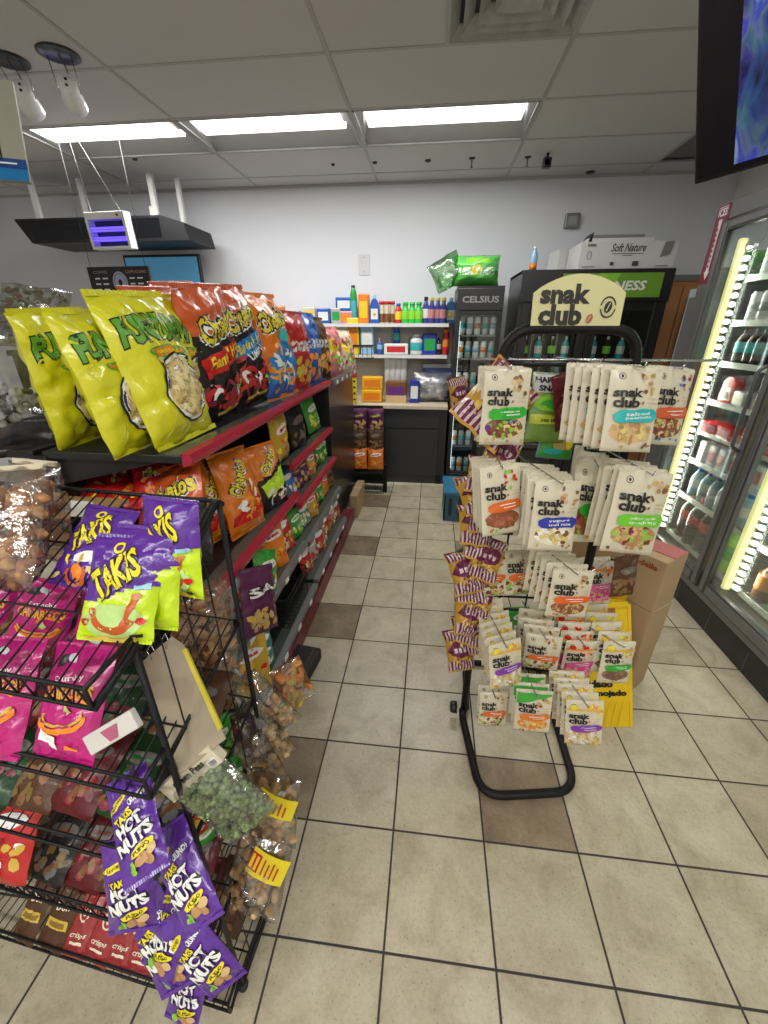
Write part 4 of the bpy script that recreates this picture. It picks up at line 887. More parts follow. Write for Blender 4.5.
def spray(name, m, m2):
    ro = link(name, MB().lathe([(0, 0), (.035, 0), (.037, .02), (.036, .12), (.02, .17), (.013, .18)], m, 12).mesh(name))
    link('trigger', MB().box(-.012, .012, -.05, .02, .18, .215, m2, .004).box(-.006, .006, -.04, -.03, .14, .185, m2).mesh('t'), ro)
    link('label', MB().lathe([(.0375, .03), (.0375, .1)], m2, 12).mesh('l'), ro); return reg(ro)
b2 = 1.633; G = 'bottles on the upper back shelf'
shelf_run([
 ('box_or', lambda: pack('carton', .18, .10, .17, col_orange, col_cream), -1.70, 'orange carton on the upper back shelf above the chips', 'box', None),
 ('box_gr', lambda: pack('carton', .14, .10, .13, col_grey, col_purple), -1.50, 'grey and purple carton on the upper back shelf', 'box', None),
 ('box_ye', lambda: pack('carton', .14, .10, .16, col_cream, col_yel), -1.34, 'cream carton with a yellow burst on the upper back shelf', 'box', None),
 ('box_bl', lambda: pack('carton', .14, .10, .15, col_blue, col_white), -1.18, 'low blue and white carton on the upper back shelf', 'box', None),
 ('box_gn', lambda: pack('carton', .10, .10, .15, col_grey, col_green), -1.20 + .16, 'stack of green and white packets on the upper back shelf', 'box', None),
 ('pepto', lambda: pack('carton', .17, .10, .12, col_pink, col_orange), -.95, 'pink and orange carton beneath the square blue box', 'box', None),
 ('spraygreen', lambda: bottle('spray_bottle', .038, .36, col_green, col_black, col_teal, (.1, .6), .45, .78), -.855, 'tall green spray bottle with black cap sticking up above the back shelf', 'bottle', None),
 ('redyel', lambda: pack('snack_canister', .11, .10, .28, col_orange, col_yel), -.74, 'orange and yellow tall pack on the upper back shelf', 'box', None),
 ('jugblue', lambda: jugm('detergent_bottle', .10, .27, col_blue, col_lblue, col_white), -.63, 'blue detergent bottle left of the red capped jars', 'bottle', None),
 ('redcap', lambda: bottle('spice_jar', .027, .21, col_cream, col_red, col_brown, (.05, .45), .9, .8), -.555, 'jar with red cap and brown contents on the upper back shelf', 'jar', 'red capped jars'),
 ('redcap', None, -.50, 'jar with red cap and brown contents on the upper back shelf', 'jar', 'red capped jars'),
 ('redcap', None, -.447, 'jar with red cap and brown contents on the upper back shelf', 'jar', 'red capped jars'),
 ('redbl', lambda: bottle('cleaner_bottle', .036, .19, col_red, col_blue, col_yel, (.2, .6), .5, .7), -.38, 'small red cleaner bottle with blue cap and yellow label', 'bottle', None),
 ('greenb', lambda: bottle('cleaner_bottle', .042, .20, C_('bright_green', (.03, .55, .07)), C_('bright_green', (.03, .55, .07)), col_limeg, (.2, .6), .55, .62), -.29, 'bright green cleaner bottle in the row of three', 'bottle', 'three green bottles'),
 ('greenb', None, -.20, 'bright green cleaner bottle in the row of three', 'bottle', 'three green bottles'),
 ('greenb', None, -.11, 'bright green cleaner bottle in the row of three', 'bottle', 'three green bottles'),
 ('purp', lambda: bottle('cleaner_bottle', .042, .25, C_('violet', (.06, .06, .30)), col_black, col_white, (.2, .55), .4, .6), -.02, 'violet cleaner bottle with black cap beside the green ones', 'bottle', None),
 ('purpy', lambda: bottle('cleaner_bottle', .040, .24, C_('violet', (.06, .06, .30)), col_yel, col_pink, (.2, .55), .4, .6), .06, 'violet cleaner bottle with yellow cap and pink label', 'bottle', 'yellow capped violet bottles'),
 ('purpy', None, .14, 'violet cleaner bottle with yellow cap and pink label', 'bottle', 'yellow capped violet bottles'),
 ('purpy', None, .22 - .005, 'violet cleaner bottle with yellow cap and pink label', 'bottle', 'yellow capped violet bottles'),
 ('jugblue2', lambda: jugm('detergent_bottle', .12, .24, C_('detergent_blue', (.03, .12, .35)), col_lblue, col_grey), .31, 'big blue detergent bottle at the right end of the upper back shelf', 'bottle', None),
], b2)
t = pack('carton', .17, .08, .13, C_('strong_blue', (.01, .10, .45)), col_white); place_copy(True, t, (-.96, 4.80, b2 + .122), .05, 'square blue box standing on the pink carton on the back shelf', 'box')
b1 = 1.328
shelf_run([
 ('ylbox', lambda: pack('cereal_pack', .13, .10, .36, col_yel, col_orange), -.86, 'yellow and orange tall pack left on the middle back shelf', 'box', None),
 ('lbbox', lambda: pack('cereal_pack', .14, .12, .30, col_lblue, col_white), -.71, 'tall light blue box with a white window on the middle back shelf', 'box', None),
 ('whpk', lambda: pack('tissue_pack', .26, .14, .11, col_white, col_red), -.40, 'white and red packets on the middle back shelf', 'packet', None),
 ('whroll', lambda: bottle('wipes_tub', .07, .20, col_white, col_grey, col_teal, (.2, .6), .7, .75), -.13, 'white tub with pale label beside the dark blue pack', 'tub', None),
 ('dkblue', lambda: pack('cleaning_pack', .15, .10, .21, C_('deep_blue', (.02, .03, .32)), col_green), .05, 'deep blue pack with a green badge on the middle back shelf', 'packet', None),
 ('dkbot', lambda: bottle('cleaner_bottle', .033, .17, col_black, col_black, col_grey), .17, 'small black bottle on the middle back shelf', 'bottle', None),
 ('redtall', lambda: bottle('spray_can', .035, .25, col_red, col_orange, col_orange, (.3, .6), .7, .85), .27, 'tall red spray can at the right of the middle back shelf', 'can', None),
], b1)
o = spray('spray_bottle', col_blue, col_teal); place_copy(True, o, (-.40, 4.84, b1 + .112), 0, 'blue trigger spray bottle behind the white packets', 'bottle')
o = bottle('cleaner_bottle', .03, .16, col_blue, col_orange, col_lblue); place_copy(True, o, (-.575, 4.74, b1), 0, 'small blue bottle with orange cap beside the light blue box', 'bottle')
# on the counter
CZ = .862
o = pack('candy_box', .22, .12, .13, C_('box_amber', (.80, .42, .02)), col_orange); place_copy(True, o, (-.63, 4.52, CZ), 0, 'amber yellow box, lower of the two stacked on the counter', 'box')
o = copy_tree(o); place_copy(True, o, (-.625, 4.53, CZ + .131), .04, 'amber yellow box, upper of the two stacked on the counter', 'box')
o = pack('display_box', .22, .14, .22, col_brown, col_purple); place_copy(True, o, (-.37, 4.54, CZ), 0, 'open brown display box with purple packs on the counter', 'box')
link('front_tray', MB().box(-.11, .11, -.076, -.070, 0, .075, C_('tray_tan', (.60, .42, .22))).mesh('t'), o)
for k in range(4): link('snack_pack', MB().box(-.095 + .05 * k, -.055 + .05 * k, -.069, -.04, .09, .19, (col_white, col_purple, col_blue, col_orange)[k], .004).mesh('p'), o)
o = pack('detergent_box', .10, .12, .23, C_('deep_blue', (.02, .03, .32)), col_white); place_copy(True, o, (-.18, 4.53, CZ), .05, 'dark blue upright pack beside the clear plastic bag', 'box')
M_film = film('clear_film', (.95, .95, .95), .14, .15, .7, 25)
M_filmw = film('milky_film', (.80, .82, .84), .30, .35, .6, 22)
def filled_bag(name, w, h, t, seed, mats_, n, size, loc, rot, label, cat, group=None, fill=(.06, .8), shape='nut', filmm=None, cname='contents', kind_stuff=True, seals=0):
    """clear bag: an empty with film and its contents"""
    ro = thing(name, label, cat, loc, rot, group)
    link('film', bag_mesh('film', w, h, t * 1.12, filmm or M_film, seed=seed, nx=14, nz=18, wr=1.1), ro)
    c = MB()
    for i in range(n):
        v = fill[0] + (fill[1] - fill[0]) * ((i + .5) / n); u = rnd.uniform(-.84, .84)
        th = t / 2 * max(.12, (1 - abs(u) ** 2.4)) ** .62 * max(.1, 1 - abs(2 * v - 1) ** 3) ** .7
        yy = rnd.choice((-1, -1, 1, .3)) * max(0, th - size * .75) * rnd.uniform(.75, 1)
        s = size * rnd.uniform(.8, 1.15)
        r = dict(nut=(s * .62, s * .55, s), round=(s, s, s * .9), chip=(s, s * .28, s * 1.1), curl=(s * .5, s * .5, s * 1.5), pea=(s, s, s))[shape]
        c.blob((u * w / 2 * .92, yy, v * h), r, rnd.choice(mats_), None, 1, .16)
    o = link(cname, c.mesh(cname), ro)
    if kind_stuff: o['kind'] = 'stuff'
    return ro
t = thing('plastic_bag', 'large crumpled clear plastic bag of white goods on the counter', 'bag', (.02, 4.60, CZ), (0, 0, .1))
link('film', bag_mesh('film', .42, .30, .20, M_filmw, seed=5, nx=16, nz=16, wr=1.5), t)
MB().box(-.15, .15, -.05, .05, .05, .22, col_white, .02).build('contents', t)
t = thing('storage_box', 'dark blue box behind the crumpled plastic bag on the counter', 'box', (.10, 4.76, CZ))
MB().box(-.2, .2, 0, .14, 0, .36, C_('deep_blue2', (.03, .06, .25)), .004).build('carton', t); MB().box(-.205, .205, -.005, .145, .33, .37, col_grey, .004).build('lid', t)
t = thing('cup_sleeve', 'white fluted sleeve of paper cups standing at the back of the counter', 'cups', (-.40, 4.78, CZ))
for k in range(4): MB().lathe([(.035, 0), (.04, .42), (.036, .43), (0, .43)], col_white, 10, (-.09 + .06 * k, 0, 0)).build('cup_stack', t)
t = thing('candy_strip', 'tall red and yellow packet strip at the left edge of the counter', 'snack strip', (-.80, 4.34, CZ))
MB().box(-.045, .035, -.012, .012, 0, .33, col_yel, .006).build('card', t); MB().box(-.05, -.02, -.016, -.011, .02, .33, col_red).build('red_edge', t); MB().box(-.05, .04, -.018, -.012, .27, .335, col_red, .004).build('header', t)
for k in range(4): MB().lathe([(.012, 0), (.012, .002), (0, .002)], col_black, 8, M=Matrix.Translation((.01, -.012, .05 + .06 * k)) @ Matrix.Rotation(R(90), 4, 'X')).build('printed_dot', t)
t = thing('wire_tray', 'small black wire tray holding the boxes at the left end of the middle back shelf', 'tray', (-.77, 4.60, 1.30))
b = MB()
for z in (0, .12): b.tube([(-.14, -.1, z), (.14, -.1, z), (.14, .1, z), (-.14, .1, z)], .006, M_black, 6, True)
for k in range(7): b.tube([(-.14 + .28 * k / 6, -.1, 0), (-.14 + .28 * k / 6, -.1, .12)], .003, M_black, 4); b.tube([(-.14 + .28 * k / 6, -.1, 0), (-.14 + .28 * k / 6, .1, 0)], .003, M_black, 4)
b.build('wire_body', t); MB().box(-.14, .14, .095, .33, -.004, .002, M_black).build('arm', t)

# narrow can fridge
fr = thing('can_fridge', 'narrow black glass fridge of slim cans at the end of the aisle', 'fridge', (.20, 4.30, 0))
cf = lambda n, x0, x1, y0, y1, z0, z1, m, bev=0, p=None: MB().box(x0, x1, y0, y1, z0, z1, m, bev).build(n, p or fr)
cf('side', 0, .02, 0, .58, .05, 1.92, M_blackp); cf('side', .40, .42, 0, .58, .05, 1.92, M_blackp); cf('back', .02, .40, .56, .58, .05, 1.92, M_blackp)
cf('top', 0, .42, 0, .58, 1.90, 1.94, M_blackp); cf('base', 0, .42, 0, .58, 0, .10, M_blackp)
hd = MB().box(0, .42, -.02, .02, 1.74, 1.92, M_blackp, .004); text_mesh(hd, 'CELSIUS', .21, 1.83, .33, .055, ink('fridge_letters', (.25, .23, .25)), -.0205); hd.build('header', fr)
d = MB(); 
for u in ((.0, .04, .10, 1.74), (.38, .42, .10, 1.74), (.04, .38, .10, .15), (.04, .38, 1.70, 1.74)): d.box(u[0], u[1], -.015, .01, u[2], u[3], M_blackp, .003)
d = d.build('door', fr); MB().box(.04, .38, -.004, .0, .15, 1.70, M_gl).build('glass_pane', d); MB().tube(rpath([(.4, -.015, .8), (.4, -.05, .82), (.4, -.05, 1.15), (.4, -.015, 1.17)], .02), .008, M_grey, 6).build('handle', d)
FZ = [.16, .45, .74, 1.03, 1.32, 1.53]
for z in FZ: cf('shelf', .02, .40, .03, .55, z - .012, z, M_grey)
cf('light_strip', .035, .045, .03, .04, .2, 1.65, emis('fridge_lamp', (.85, .95, 1.0), 5))
for r_, z in enumerate(FZ):
    for k in range(5):
        kind = ('cc1', 'cc2', 'cc3')[(k + r_) % 3]; f = kind not in protos
        if f: protos[kind] = {'cc1': lambda: can('slim_can', .028, .155, col_white, col_lblue), 'cc2': lambda: can('slim_can', .028, .155, col_white, col_orange), 'cc3': lambda: can('slim_can', .028, .155, col_grey, col_teal)}[kind]()
        place_copy(f, protos[kind], (.20 + .065 + k * .073, 4.38, z + .001), rnd.random(), 'slim can with %s band, shelf %s of the narrow fridge' % ({'cc1': 'light blue', 'cc2': 'orange', 'cc3': 'teal'}[kind], ('one', 'two', 'three', 'four', 'five', 'six')[r_]), 'can', 'slim cans in the narrow fridge, row %d %s' % (r_ + 1, kind))
# green plastic wrapped pack on top
tp = thing('paper_towel_pack', 'green plastic wrapped pack of paper rolls on top of the narrow fridge', 'pack', (.36, 4.48, 1.95))
link('wrapper', bag_mesh('wrap', .44, .25, .26, foil('green_wrap', (.10, .50, .08), .25), Art().rect(-.17, -.04, .17, .02, col_white).rect(-.10, .05, .12, .10, col_limeg).ell(0, .0, .05, .04, col_yel), seed=3, nx=16, nz=16, wr=1.1, seal=.05), tp)
link('loose_film', bag_mesh('wrap2', .30, .26, .14, film('green_film', (.55, .85, .55), .3, .2, .8, 18), seed=9, nx=12, nz=12, wr=2.2), tp, (-.20, -.02, .0), (0, R(-28), 0))
t = thing('drink_bottle', 'small clear bottle with orange base on top of the black fridges', 'bottle', (.86, 4.40, 2.06))
MB().lathe([(0, 0), (.03, 0), (.032, .08), (.028, .13), (.014, .16), (.014, .18)], col_lblue, 12).build('body', t); MB().lathe([(.0325, .01), (.0325, .06)], col_orange, 12).build('label', t); MB().lathe([(.016, .17), (.016, .19), (0, .19)], col_white, 10).build('cap', t)

# wide black fridge with green header
wf = thing('upright_fridge', 'wide black upright fridge with a green header behind the round-topped sign', 'fridge', (.75, 4.25, 0))
wfb = lambda n, x0, x1, y0, y1, z0, z1, m, bev=0, p=None: MB().box(x0, x1, y0, y1, z0, z1, m, bev).build(n, p or wf)
wfb('side', 0, .03, 0, .65, .0, 2.05, M_blackp); wfb('side', 1.22, 1.25, 0, .65, 0, 2.05, M_blackp); wfb('back', .03, 1.22, .62, .65, 0, 2.05, M_blackp); wfb('base', .03, 1.22, 0, .62, 0, .15, M_blackp)
wfb('top', .0, 1.25, 0, .65, 2.03, 2.055, M_blackp)
h_ = MB().box(0, 1.25, -.03, .02, 1.80, 2.05, M_blackp, .006); h_.box(.34, 1.16, -.034, -.03, 1.835, 2.02, mat('header_green', (.12, .27, .02), .4, emit=.25))
text_mesh(h_, 'NESS', .90, 1.925, .27, .075, M_inkw, -.0345, bold=.03, shear=.15); a = Art().poly([(-.02, -.092), (.17, -.092), (.30, .092), (.12, .092)], mat('header_lime', (.18, .42, .03), .4, emit=.3)); put_art(h_, a, lambda x, y: (Vector((.52 + x, -.0338, 1.927 + y)), Vector((0, -1, 0))), 1, .0002)
h_.build('header', wf)
for x0, x1 in ((.03, .62), (.63, 1.22)):
    d = MB()
    for u in ((x0, x0 + .07, .15, 1.80), (x1 - .07, x1, .15, 1.80), (x0 + .07, x1 - .07, .15, .22), (x0 + .07, x1 - .07, 1.73, 1.80)): d.box(u[0], u[1], -.02, .012, u[2], u[3], M_blackp, .004)
    d = d.build('door', wf); MB().box(x0 + .07, x1 - .07, -.004, 0, .22, 1.73, M_gl).build('glass_pane', d); MB().tube(rpath([(x1 - .035, -.02, .8), (x1 - .035, -.06, .82), (x1 - .035, -.06, 1.3), (x1 - .035, -.02, 1.32)], .02), .01, M_grey, 6).build('handle', d)
for z in (.5, .9, 1.3): wfb('shelf', .03, 1.22, .05, .6, z - .012, z, M_grey)
protos['fb'] = None; del protos['fb']
for z in (.5, .9, 1.3):
    row('fbot%d' % int(z * 10), lambda: bottle('drink_bottle', .035, .22, (col_purple, col_teal, col_cola)[int(z * 10) % 3], col_white, (col_orange, col_white, col_limeg)[int(z * 10) % 3]), 0, [0], 0, 0, '', 'bottle', None) if False else None
    for k in range(9):
        kind = 'wf%d' % ((k + int(z * 10)) % 2); f = kind not in protos
        if f: protos[kind] = bottle('drink_bottle', .035, .22, (col_teal, col_cola)[kind == 'wf1'], col_white, (col_white, col_limeg)[kind == 'wf1'])
        place_copy(f, protos[kind], (.75 + .12 + k * .125, 4.36, z + .001), 0, '%s bottle on the %s shelf inside the wide black fridge' % ('teal' if kind == 'wf0' else 'dark', {5: 'lower', 9: 'middle', 13: 'upper'}[int(z * 10)]), 'bottle', 'bottles in the wide fridge %s %s' % (kind, z))
# cartons on the fridge
def carton(name, label, x, y, z, w, d, h, rz, m, art=None, flaps=False, group=None):
    t = thing(name, label, 'box', (x, y, z), (0, 0, rz), group)
    b = MB().box(-w / 2, w / 2, 0, d, 0, h, m, .004)
    if art: put_art(b, art, lambda a_, b_: (Vector((a_, 0, h / 2 + b_)), Vector((0, -1, 0))), .5, .0006)
    b.build('carton', t)
    MB().box(-w / 2 - .001, w / 2 + .001, d / 2 - .025, d / 2 + .025, h, h + .001, mat('clear_tape', (.55, .52, .45), .25)).build('tape_strip', t)
    return t
M_wcard = mat('white_cardboard', (.66, .66, .65), .7, 0, .05, 60)
bk = ink('carton_print', (.06, .06, .07)); a = Art()
a.text('Soft Nature', -.0, .055, .28, .06, bk, bold=.02, shear=.35).rect(-.13, .008, .13, .013, bk).rect(-.04, -.006, .04, -.001, bk).text('888', -.30, .075, .07, .02, bk).ring(-.31, .0, .018, .03, .004, bk).rect(-.36, -.085, -.25, -.08, bk)
a.rect(-.13, -.075, -.10, -.05, bk).rect(.05, -.08, .10, -.045, bk).poly([(.26, -.02), (.335, -.0), (.355, .10), (.28, .09)], ink('carton_photo', (.22, .22, .23))).rect(.24, -.085, .34, -.08, bk)
cartn = carton('tissue_carton', 'white carton printed with black script lettering on top of the wide black fridge', 1.60, 4.27, 2.056, .78, .36, .20, 0, M_wcard, a)
t = carton('tissue_carton', 'plain white carton behind and left of the lettered white carton', 1.28, 4.66, 2.056, .32, .2, .20, R(14), M_wcard)
t = thing('tissue_carton', 'white box with an opened grey flap lying on top of the lettered carton', 'box', (1.58, 4.34, 2.258))
MB().box(-.30, .24, 0, .22, 0, .035, M_wcard, .003).build('carton', t); MB().prism([(-.30, .03), (.24, .03), (.22, .085), (-.26, .085)], .17, .174, mat('grey_flap', (.25, .25, .25), .7)).build('flap', t)
MB().prism([(-.30, .0), (-.27, .0), (-.26, .08), (-.28, .05)], 0, .17, M_dark).build('side_flap', t)
# wooden doors beside the fridge
wd = thing('wooden_cupboard', 'orange brown wooden cupboard between the black fridge and the cooler', 'cupboard', (2.04, 4.55, 0))
M_wood = mat('orange_wood', (.55, .25, .09), .45, 0, .08, 40, .18, 5)
MB().box(0, .40, 0, .38, 0, 1.98, M_wood, .004).build('carcass', wd)
MB().box(-.01, .41, -.02, .38, 1.98, 2.03, M_grey, .004).build('top', wd)
for x0, x1 in ((.01, .20), (.21, .395)):
    d = MB().box(x0, x1, -.02, 0, .05, 1.94, M_wood, .006); d = d.build('door', wd); MB().tube([(x0 + .17 if x0 < .1 else x0 + .03, -.035, 1.0), (x0 + .17 if x0 < .1 else x0 + .03, -.035, 1.14)], .006, M_black, 6).build('handle', d)
MB().box(.26, .39, -.055, -.02, 1.2, 1.86, mat('orange_plank', (.75, .32, .12), .5, 0, .1, 30, .12), .02).build('leaning_plank', wd)
t = thing('leaning_panel', 'pale silver upright panel leaning between the wooden cupboard and the cooler', 'panel', (1.72, 3.16, 0))
MB().box(-.03, .02, 0, .16, 0, 1.83, mat('silver_panel', (.50, .52, .53), .35, .4), .004).build('panel', t); MB().box(-.034, -.03, .02, .14, .05, 1.78, mat('silver_panel_dark', (.18, .18, .19), .35, .4), .002).build('inset', t)
# =================================================================== printed snack bags
I = ink
k_blk = I('black', (.01, .01, .01)); k_wht = I('white', (.85, .85, .82)); k_yel = I('yellow', (.85, .70, .02)); k_lemon = I('lemon', (.80, .82, .05)); k_grn = I('green', (.05, .38, .04)); k_lgrn = I('leaf', (.25, .55, .05))
k_org = I('orange', (.85, .25, .01)); k_red = I('red', (.60, .01, .01)); k_blu = I('blue', (.01, .22, .62)); k_beige = I('beige', (.72, .58, .22)); k_tan = I('tan', (.55, .38, .14)); k_brn = I('brown', (.22, .09, .03)); k_gold = I('gold', (.62, .42, .05))
k_sil = I('silver', (.55, .56, .58)); k_pnk = I('pink', (.70, .03, .28)); k_cream = I('cream', (.80, .74, .55)); k_dred = I('dark_red', (.25, .01, .015)); k_teal = I('teal', (.03, .48, .47)); k_nut = I('nut', (.48, .26, .10)); k_nutl = I('nut_light', (.66, .45, .22)); k_maroon = I('maroon', (.22, .02, .05)); k_pur = I('purple', (.13, .02, .30)); k_skin = I('peach', (.72, .42, .22))
F_yel = foil('yellow', (.72, .70, .015), .28); F_org = foil('orange', (.80, .20, .01), .3); F_ored = foil('orange_red', (.62, .10, .02), .3); F_blk = foil('black', (.015, .013, .013), .28); F_red = foil('red', (.50, .012, .012), .28); F_dred = foil('dark_red', (.10, .006, .01), .3)
F_blu = foil('blue', (.02, .12, .50), .28); F_pur = foil('purple', (.105, .025, .30), .27); F_lime = foil('lime', (.55, .75, .01), .3); F_mag = foil('magenta', (.50, .008, .18), .3); F_sil = foil('silver', (.45, .46, .48), .25); F_brn = foil('brown', (.085, .035, .014), .3); F_grn = foil('green', (.04, .32, .03), .28); F_pink = foil('pink', (.62, .22, .22), .3); F_gold = foil('gold', (.60, .36, .03), .3); F_plum = foil('plum', (.10, .015, .07), .3); F_teal = foil('teal', (.02, .22, .20), .3); F_cream = foil('cream', (.62, .56, .42), .4)

def art_ring():
    a = Art()
    for k in range(-6, 7):
        for s in (-1, 1):
            x = k * .045
            a.L.append(([(x - .0012 - s * .08, -.15), (x + .0012 - s * .08, -.15), (x + .0012 + s * .08, .15), (x - .0012 + s * .08, .15)], [(0, 1, 2, 3)], I('pale_lattice', (.80, .79, .25)), 1))
    a.L = [l for l in a.L if all(abs(p[0]) < .112 for p in l[0])]; a.lv = 1
    a.text('FUNYUNS', .0, .078, .205, .062, I('funy_green', (.12, .36, .03)), rot=-3, bold=.05, out=k_blk, ow=.05, shear=.0, arch=.012)
    a.ell(0, .034, .062, .014, k_grn, 20, -4).ell(0, .0345, .056, .0105, k_org, 20, -4).text('ONION FLAVORED', 0, .0345, .085, .008, k_yel, rot=-4)
    a.ell(.012, -.052, .071, .083, k_blk, 30).ell(.012, -.052, .066, .078, k_wht, 30).ell(.012, -.052, .060, .071, k_tan, 30)
    b = a.lv
    for k in range(13):
        an = k * 2.4; r = .047 * math.sqrt((k + .5) / 13); a.lv = b + k % 4
        a.ring(.012 + r * math.cos(an), -.052 + r * 1.2 * math.sin(an), .015, .019, .010, (k_beige, I('beige_light', (.82, .70, .36)))[k % 2], 12, rnd.uniform(0, 180))
    a.lv = b + 6
    a.ring(-.018, .018, .013, .016, .008, k_beige, 12, 0, 150, 380)
    return a
def curls(a, n, cols, x0, x1, y0, y1, r=.02, w=.011):
    b = a.lv
    for k in range(n):
        a.lv = b + k % 4; s = rnd.uniform(0, 360)
        a.ring(rnd.uniform(x0, x1), rnd.uniform(y0, y1), r * rnd.uniform(.7, 1.2), r * rnd.uniform(.9, 1.5), w, rnd.choice(cols), 9, rnd.uniform(0, 180), s, s + rnd.uniform(110, 220))
    a.lv = b + 5; return a
def logo(a, x, y, w, h, rot, t='Cheetos'):
    a.text(t, x, y, w, h, k_yel, rot=rot, bold=.04, out=k_wht, ow=.13); L = a.L.pop(); a.lv -= 1
    a.text(t, x, y, w, h, k_yel, rot=rot, bold=.03, out=k_blk, ow=.075); return a
def art_hot(band, bandtext, extra=None):
    a = Art(); logo(a, .01, .085, .19, .062, 12)
    a.poly([(-.10, .005), (.10, .05), (.105, .004), (-.09, -.045)], band).text(bandtext, .0, .008, .16, .03, k_yel, rot=13, bold=.03, shear=.2)
    if extra: a.text(extra, .03, -.020, .10, .022, k_wht, rot=13, bold=.02)
    curls(a, 26, [k_red, I('curl_red', (.42, .02, .02)), I('curl_bright', (.62, .06, .03)), k_maroon], -.09, .09, -.135, -.045, .018, .012)
    curls(a, 4, [k_lgrn, k_wht], -.08, .08, -.12, -.05, .016, .009)
    a.rect(-.06, -.142, .05, -.133, k_gold)
    return a
def art_puff():
    a = Art(); logo(a, .0, .085, .19, .062, 10); a.poly([(-.1, -.12), (.1, -.12), (.1, -.03), (.0, .02), (-.1, -.05)], k_blu)
    a.ell(.02, .03, .03, .022, k_teal, 12); curls(a, 22, [k_org, k_wht, I('curl_orange', (.85, .38, .05)), k_sil], -.09, .09, -.13, .02, .017, .011); return a
def art_curl():
    a = Art(); logo(a, -.03, .07, .17, .07, 58)
    a.poly([(-.11, -.13), (.11, -.13), (.11, -.06), (.06, -.03), (.03, -.07), (-.03, -.05), (-.11, -.09)], k_red)
    curls(a, 26, [k_org, k_red, I('flame', (.90, .33, .02)), I('curl_orange', (.85, .38, .05))], -.03, .10, -.12, .03, .015, .011)
    a.ell(-.055, -.045, .028, .014, k_wht, 9, 15, jit=.2).ell(-.045, -.068, .024, .010, k_wht, 9, -15, jit=.2).rect(.03, .0, .038, .05, k_wht, 10).rect(.055, -.04, .063, .0, k_wht, -10)
    a.rect(-.08, -.150, .08, -.146, k_yel); return a
def art_lime():
    a = Art(); logo(a, -.01, .09, .17, .06, 40); a.poly([(-.1, -.03), (.1, .05), (.105, .0), (.09, -.06), (-.08, -.1)], I('lime_band', (.50, .75, .03)))
    curls(a, 10, [k_cream, k_beige, k_wht], -.08, .08, -.13, -.07, .02, .012); return a
def art_tri(c):
    a = Art(); b = a.lv
    for k in range(7): a.poly([(-.09 + .026 * k, .0 + .006 * (k % 2)), (-.070 + .026 * k, .0), (-.066 + .026 * k, .035), (-.088 + .026 * k, .045)], k_sil if k % 2 else k_wht, 0)
    a.lv += 1; a.dots(26, -.08, -.12, .08, -.03, .02, [k_org, k_gold, k_tan, I('chip_orange', (.72, .30, .05))], asp=.7); return a
def art_mix():
    a = Art().ell(-.03, .03, .06, .05, k_yel, 14, jit=.1).ell(-.02, .05, .04, .022, k_brn, 12, 20).ell(.0, -.05, .06, .03, k_lgrn, 12, jit=.15).dots(20, -.09, -.12, .09, .12, .015, [k_red, k_wht, k_org, k_pnk], asp=.8); return a
def art_flame():
    a = Art(); a.dots(26, -.10, -.14, .10, .08, .025, [k_org, k_dred, I('flame', (.90, .33, .02)), k_red, k_yel], asp=.5); logo(a, .0, .095, .15, .05, 8); return a
def takis_logo(a, x, y, w, h, rot):
    a.text('TAKIS', x, y, w, h, k_yel, rot=rot, bold=.035, out=k_blk, ow=.06, shear=.35)
    ca, sa = math.cos(R(rot)), math.sin(R(rot)); dx, dy = w * .26, h * .72
    a.ring(x + dx * ca - dy * sa, y + dx * sa + dy * ca, h * .15, h * .15, h * .09, k_yel, 12); return a
def art_takis(purple=False):
    a = Art(); takis_logo(a, -.006, .024, .088, .052, 38)
    if purple:
        a.ell(.012, -.028, .035, .012, k_wht, 12, 12, jit=.2).dots(10, -.05, -.09, .06, -.03, .014, [k_gold, k_beige, k_yel], asp=.4)
        a.ring(.0, -.065, .022, .022, .010, I('chili', (.55, .10, .02)), 12, 0, 160, 400); a.ell(.005, -.06, .014, .016, k_org, 10)
    else:
        a.ell(.0, -.055, .052, .030, I('pale_green', (.50, .72, .25)), 16, jit=.08)
        a.ring(.0, -.040, .034, .030, .012, I('chili', (.45, .08, .03)), 14, 10, 160, 330); a.poly([(.012, -.062), (.024, -.060), (.042, -.012), (.028, -.010)], I('chili', (.45, .08, .03))).ell(.035, -.012, .010, .006, I('chili_end', (.62, .22, .10)), 8, 20)
        a.ring(-.048, -.058, .005, .006, .003, k_red, 8).ell(.046, -.052, .009, .006, k_red, 8).rect(.03, .0, .055, .008, I('sky', (.35, .6, .7)), 8).rect(.03, -.078, .05, -.073, k_blk, 5).rect(-.05, -.105 + .012, .04, -.09 + .012, k_gold, 3)
    return a
def art_pink():
    a = Art(); g = I('gold_text', (.75, .42, .04)); a.text('CHURRITOS', .0, .022, .135, .030, g, rot=4, bold=.04, out=k_dred, ow=.05).text('Crunchy', .0, .052, .08, .016, k_wht, rot=8)
    a.ell(-.034, .088, .022, .012, k_blk, 12, 20, jit=.15).ell(-.010, .094, .016, .008, k_sil, 10, -20, jit=.2).poly([(.02, .075), (.06, .085), (.055, .10), (.025, .092)], I('pink_dark', (.30, .01, .10)))
    a.ring(.0, -.030, .060, .026, .010, k_org, 18, 4, 180, 370).ring(.0, -.022, .055, .022, .006, k_gold, 18, 4, 180, 370).ring(.03, .0, .03, .015, .006, k_org, 12, 0, 20, 200)
    a.poly([(-.045, -.075), (.0, -.092), (-.004, -.066), (-.046, -.052)], k_wht).poly([(.015, .0), (.028, -.012), (.018, -.024), (.005, -.012)], I('diamond', (.55, .7, .2))).rect(.02, -.09, .05, -.084, k_org)
    return a
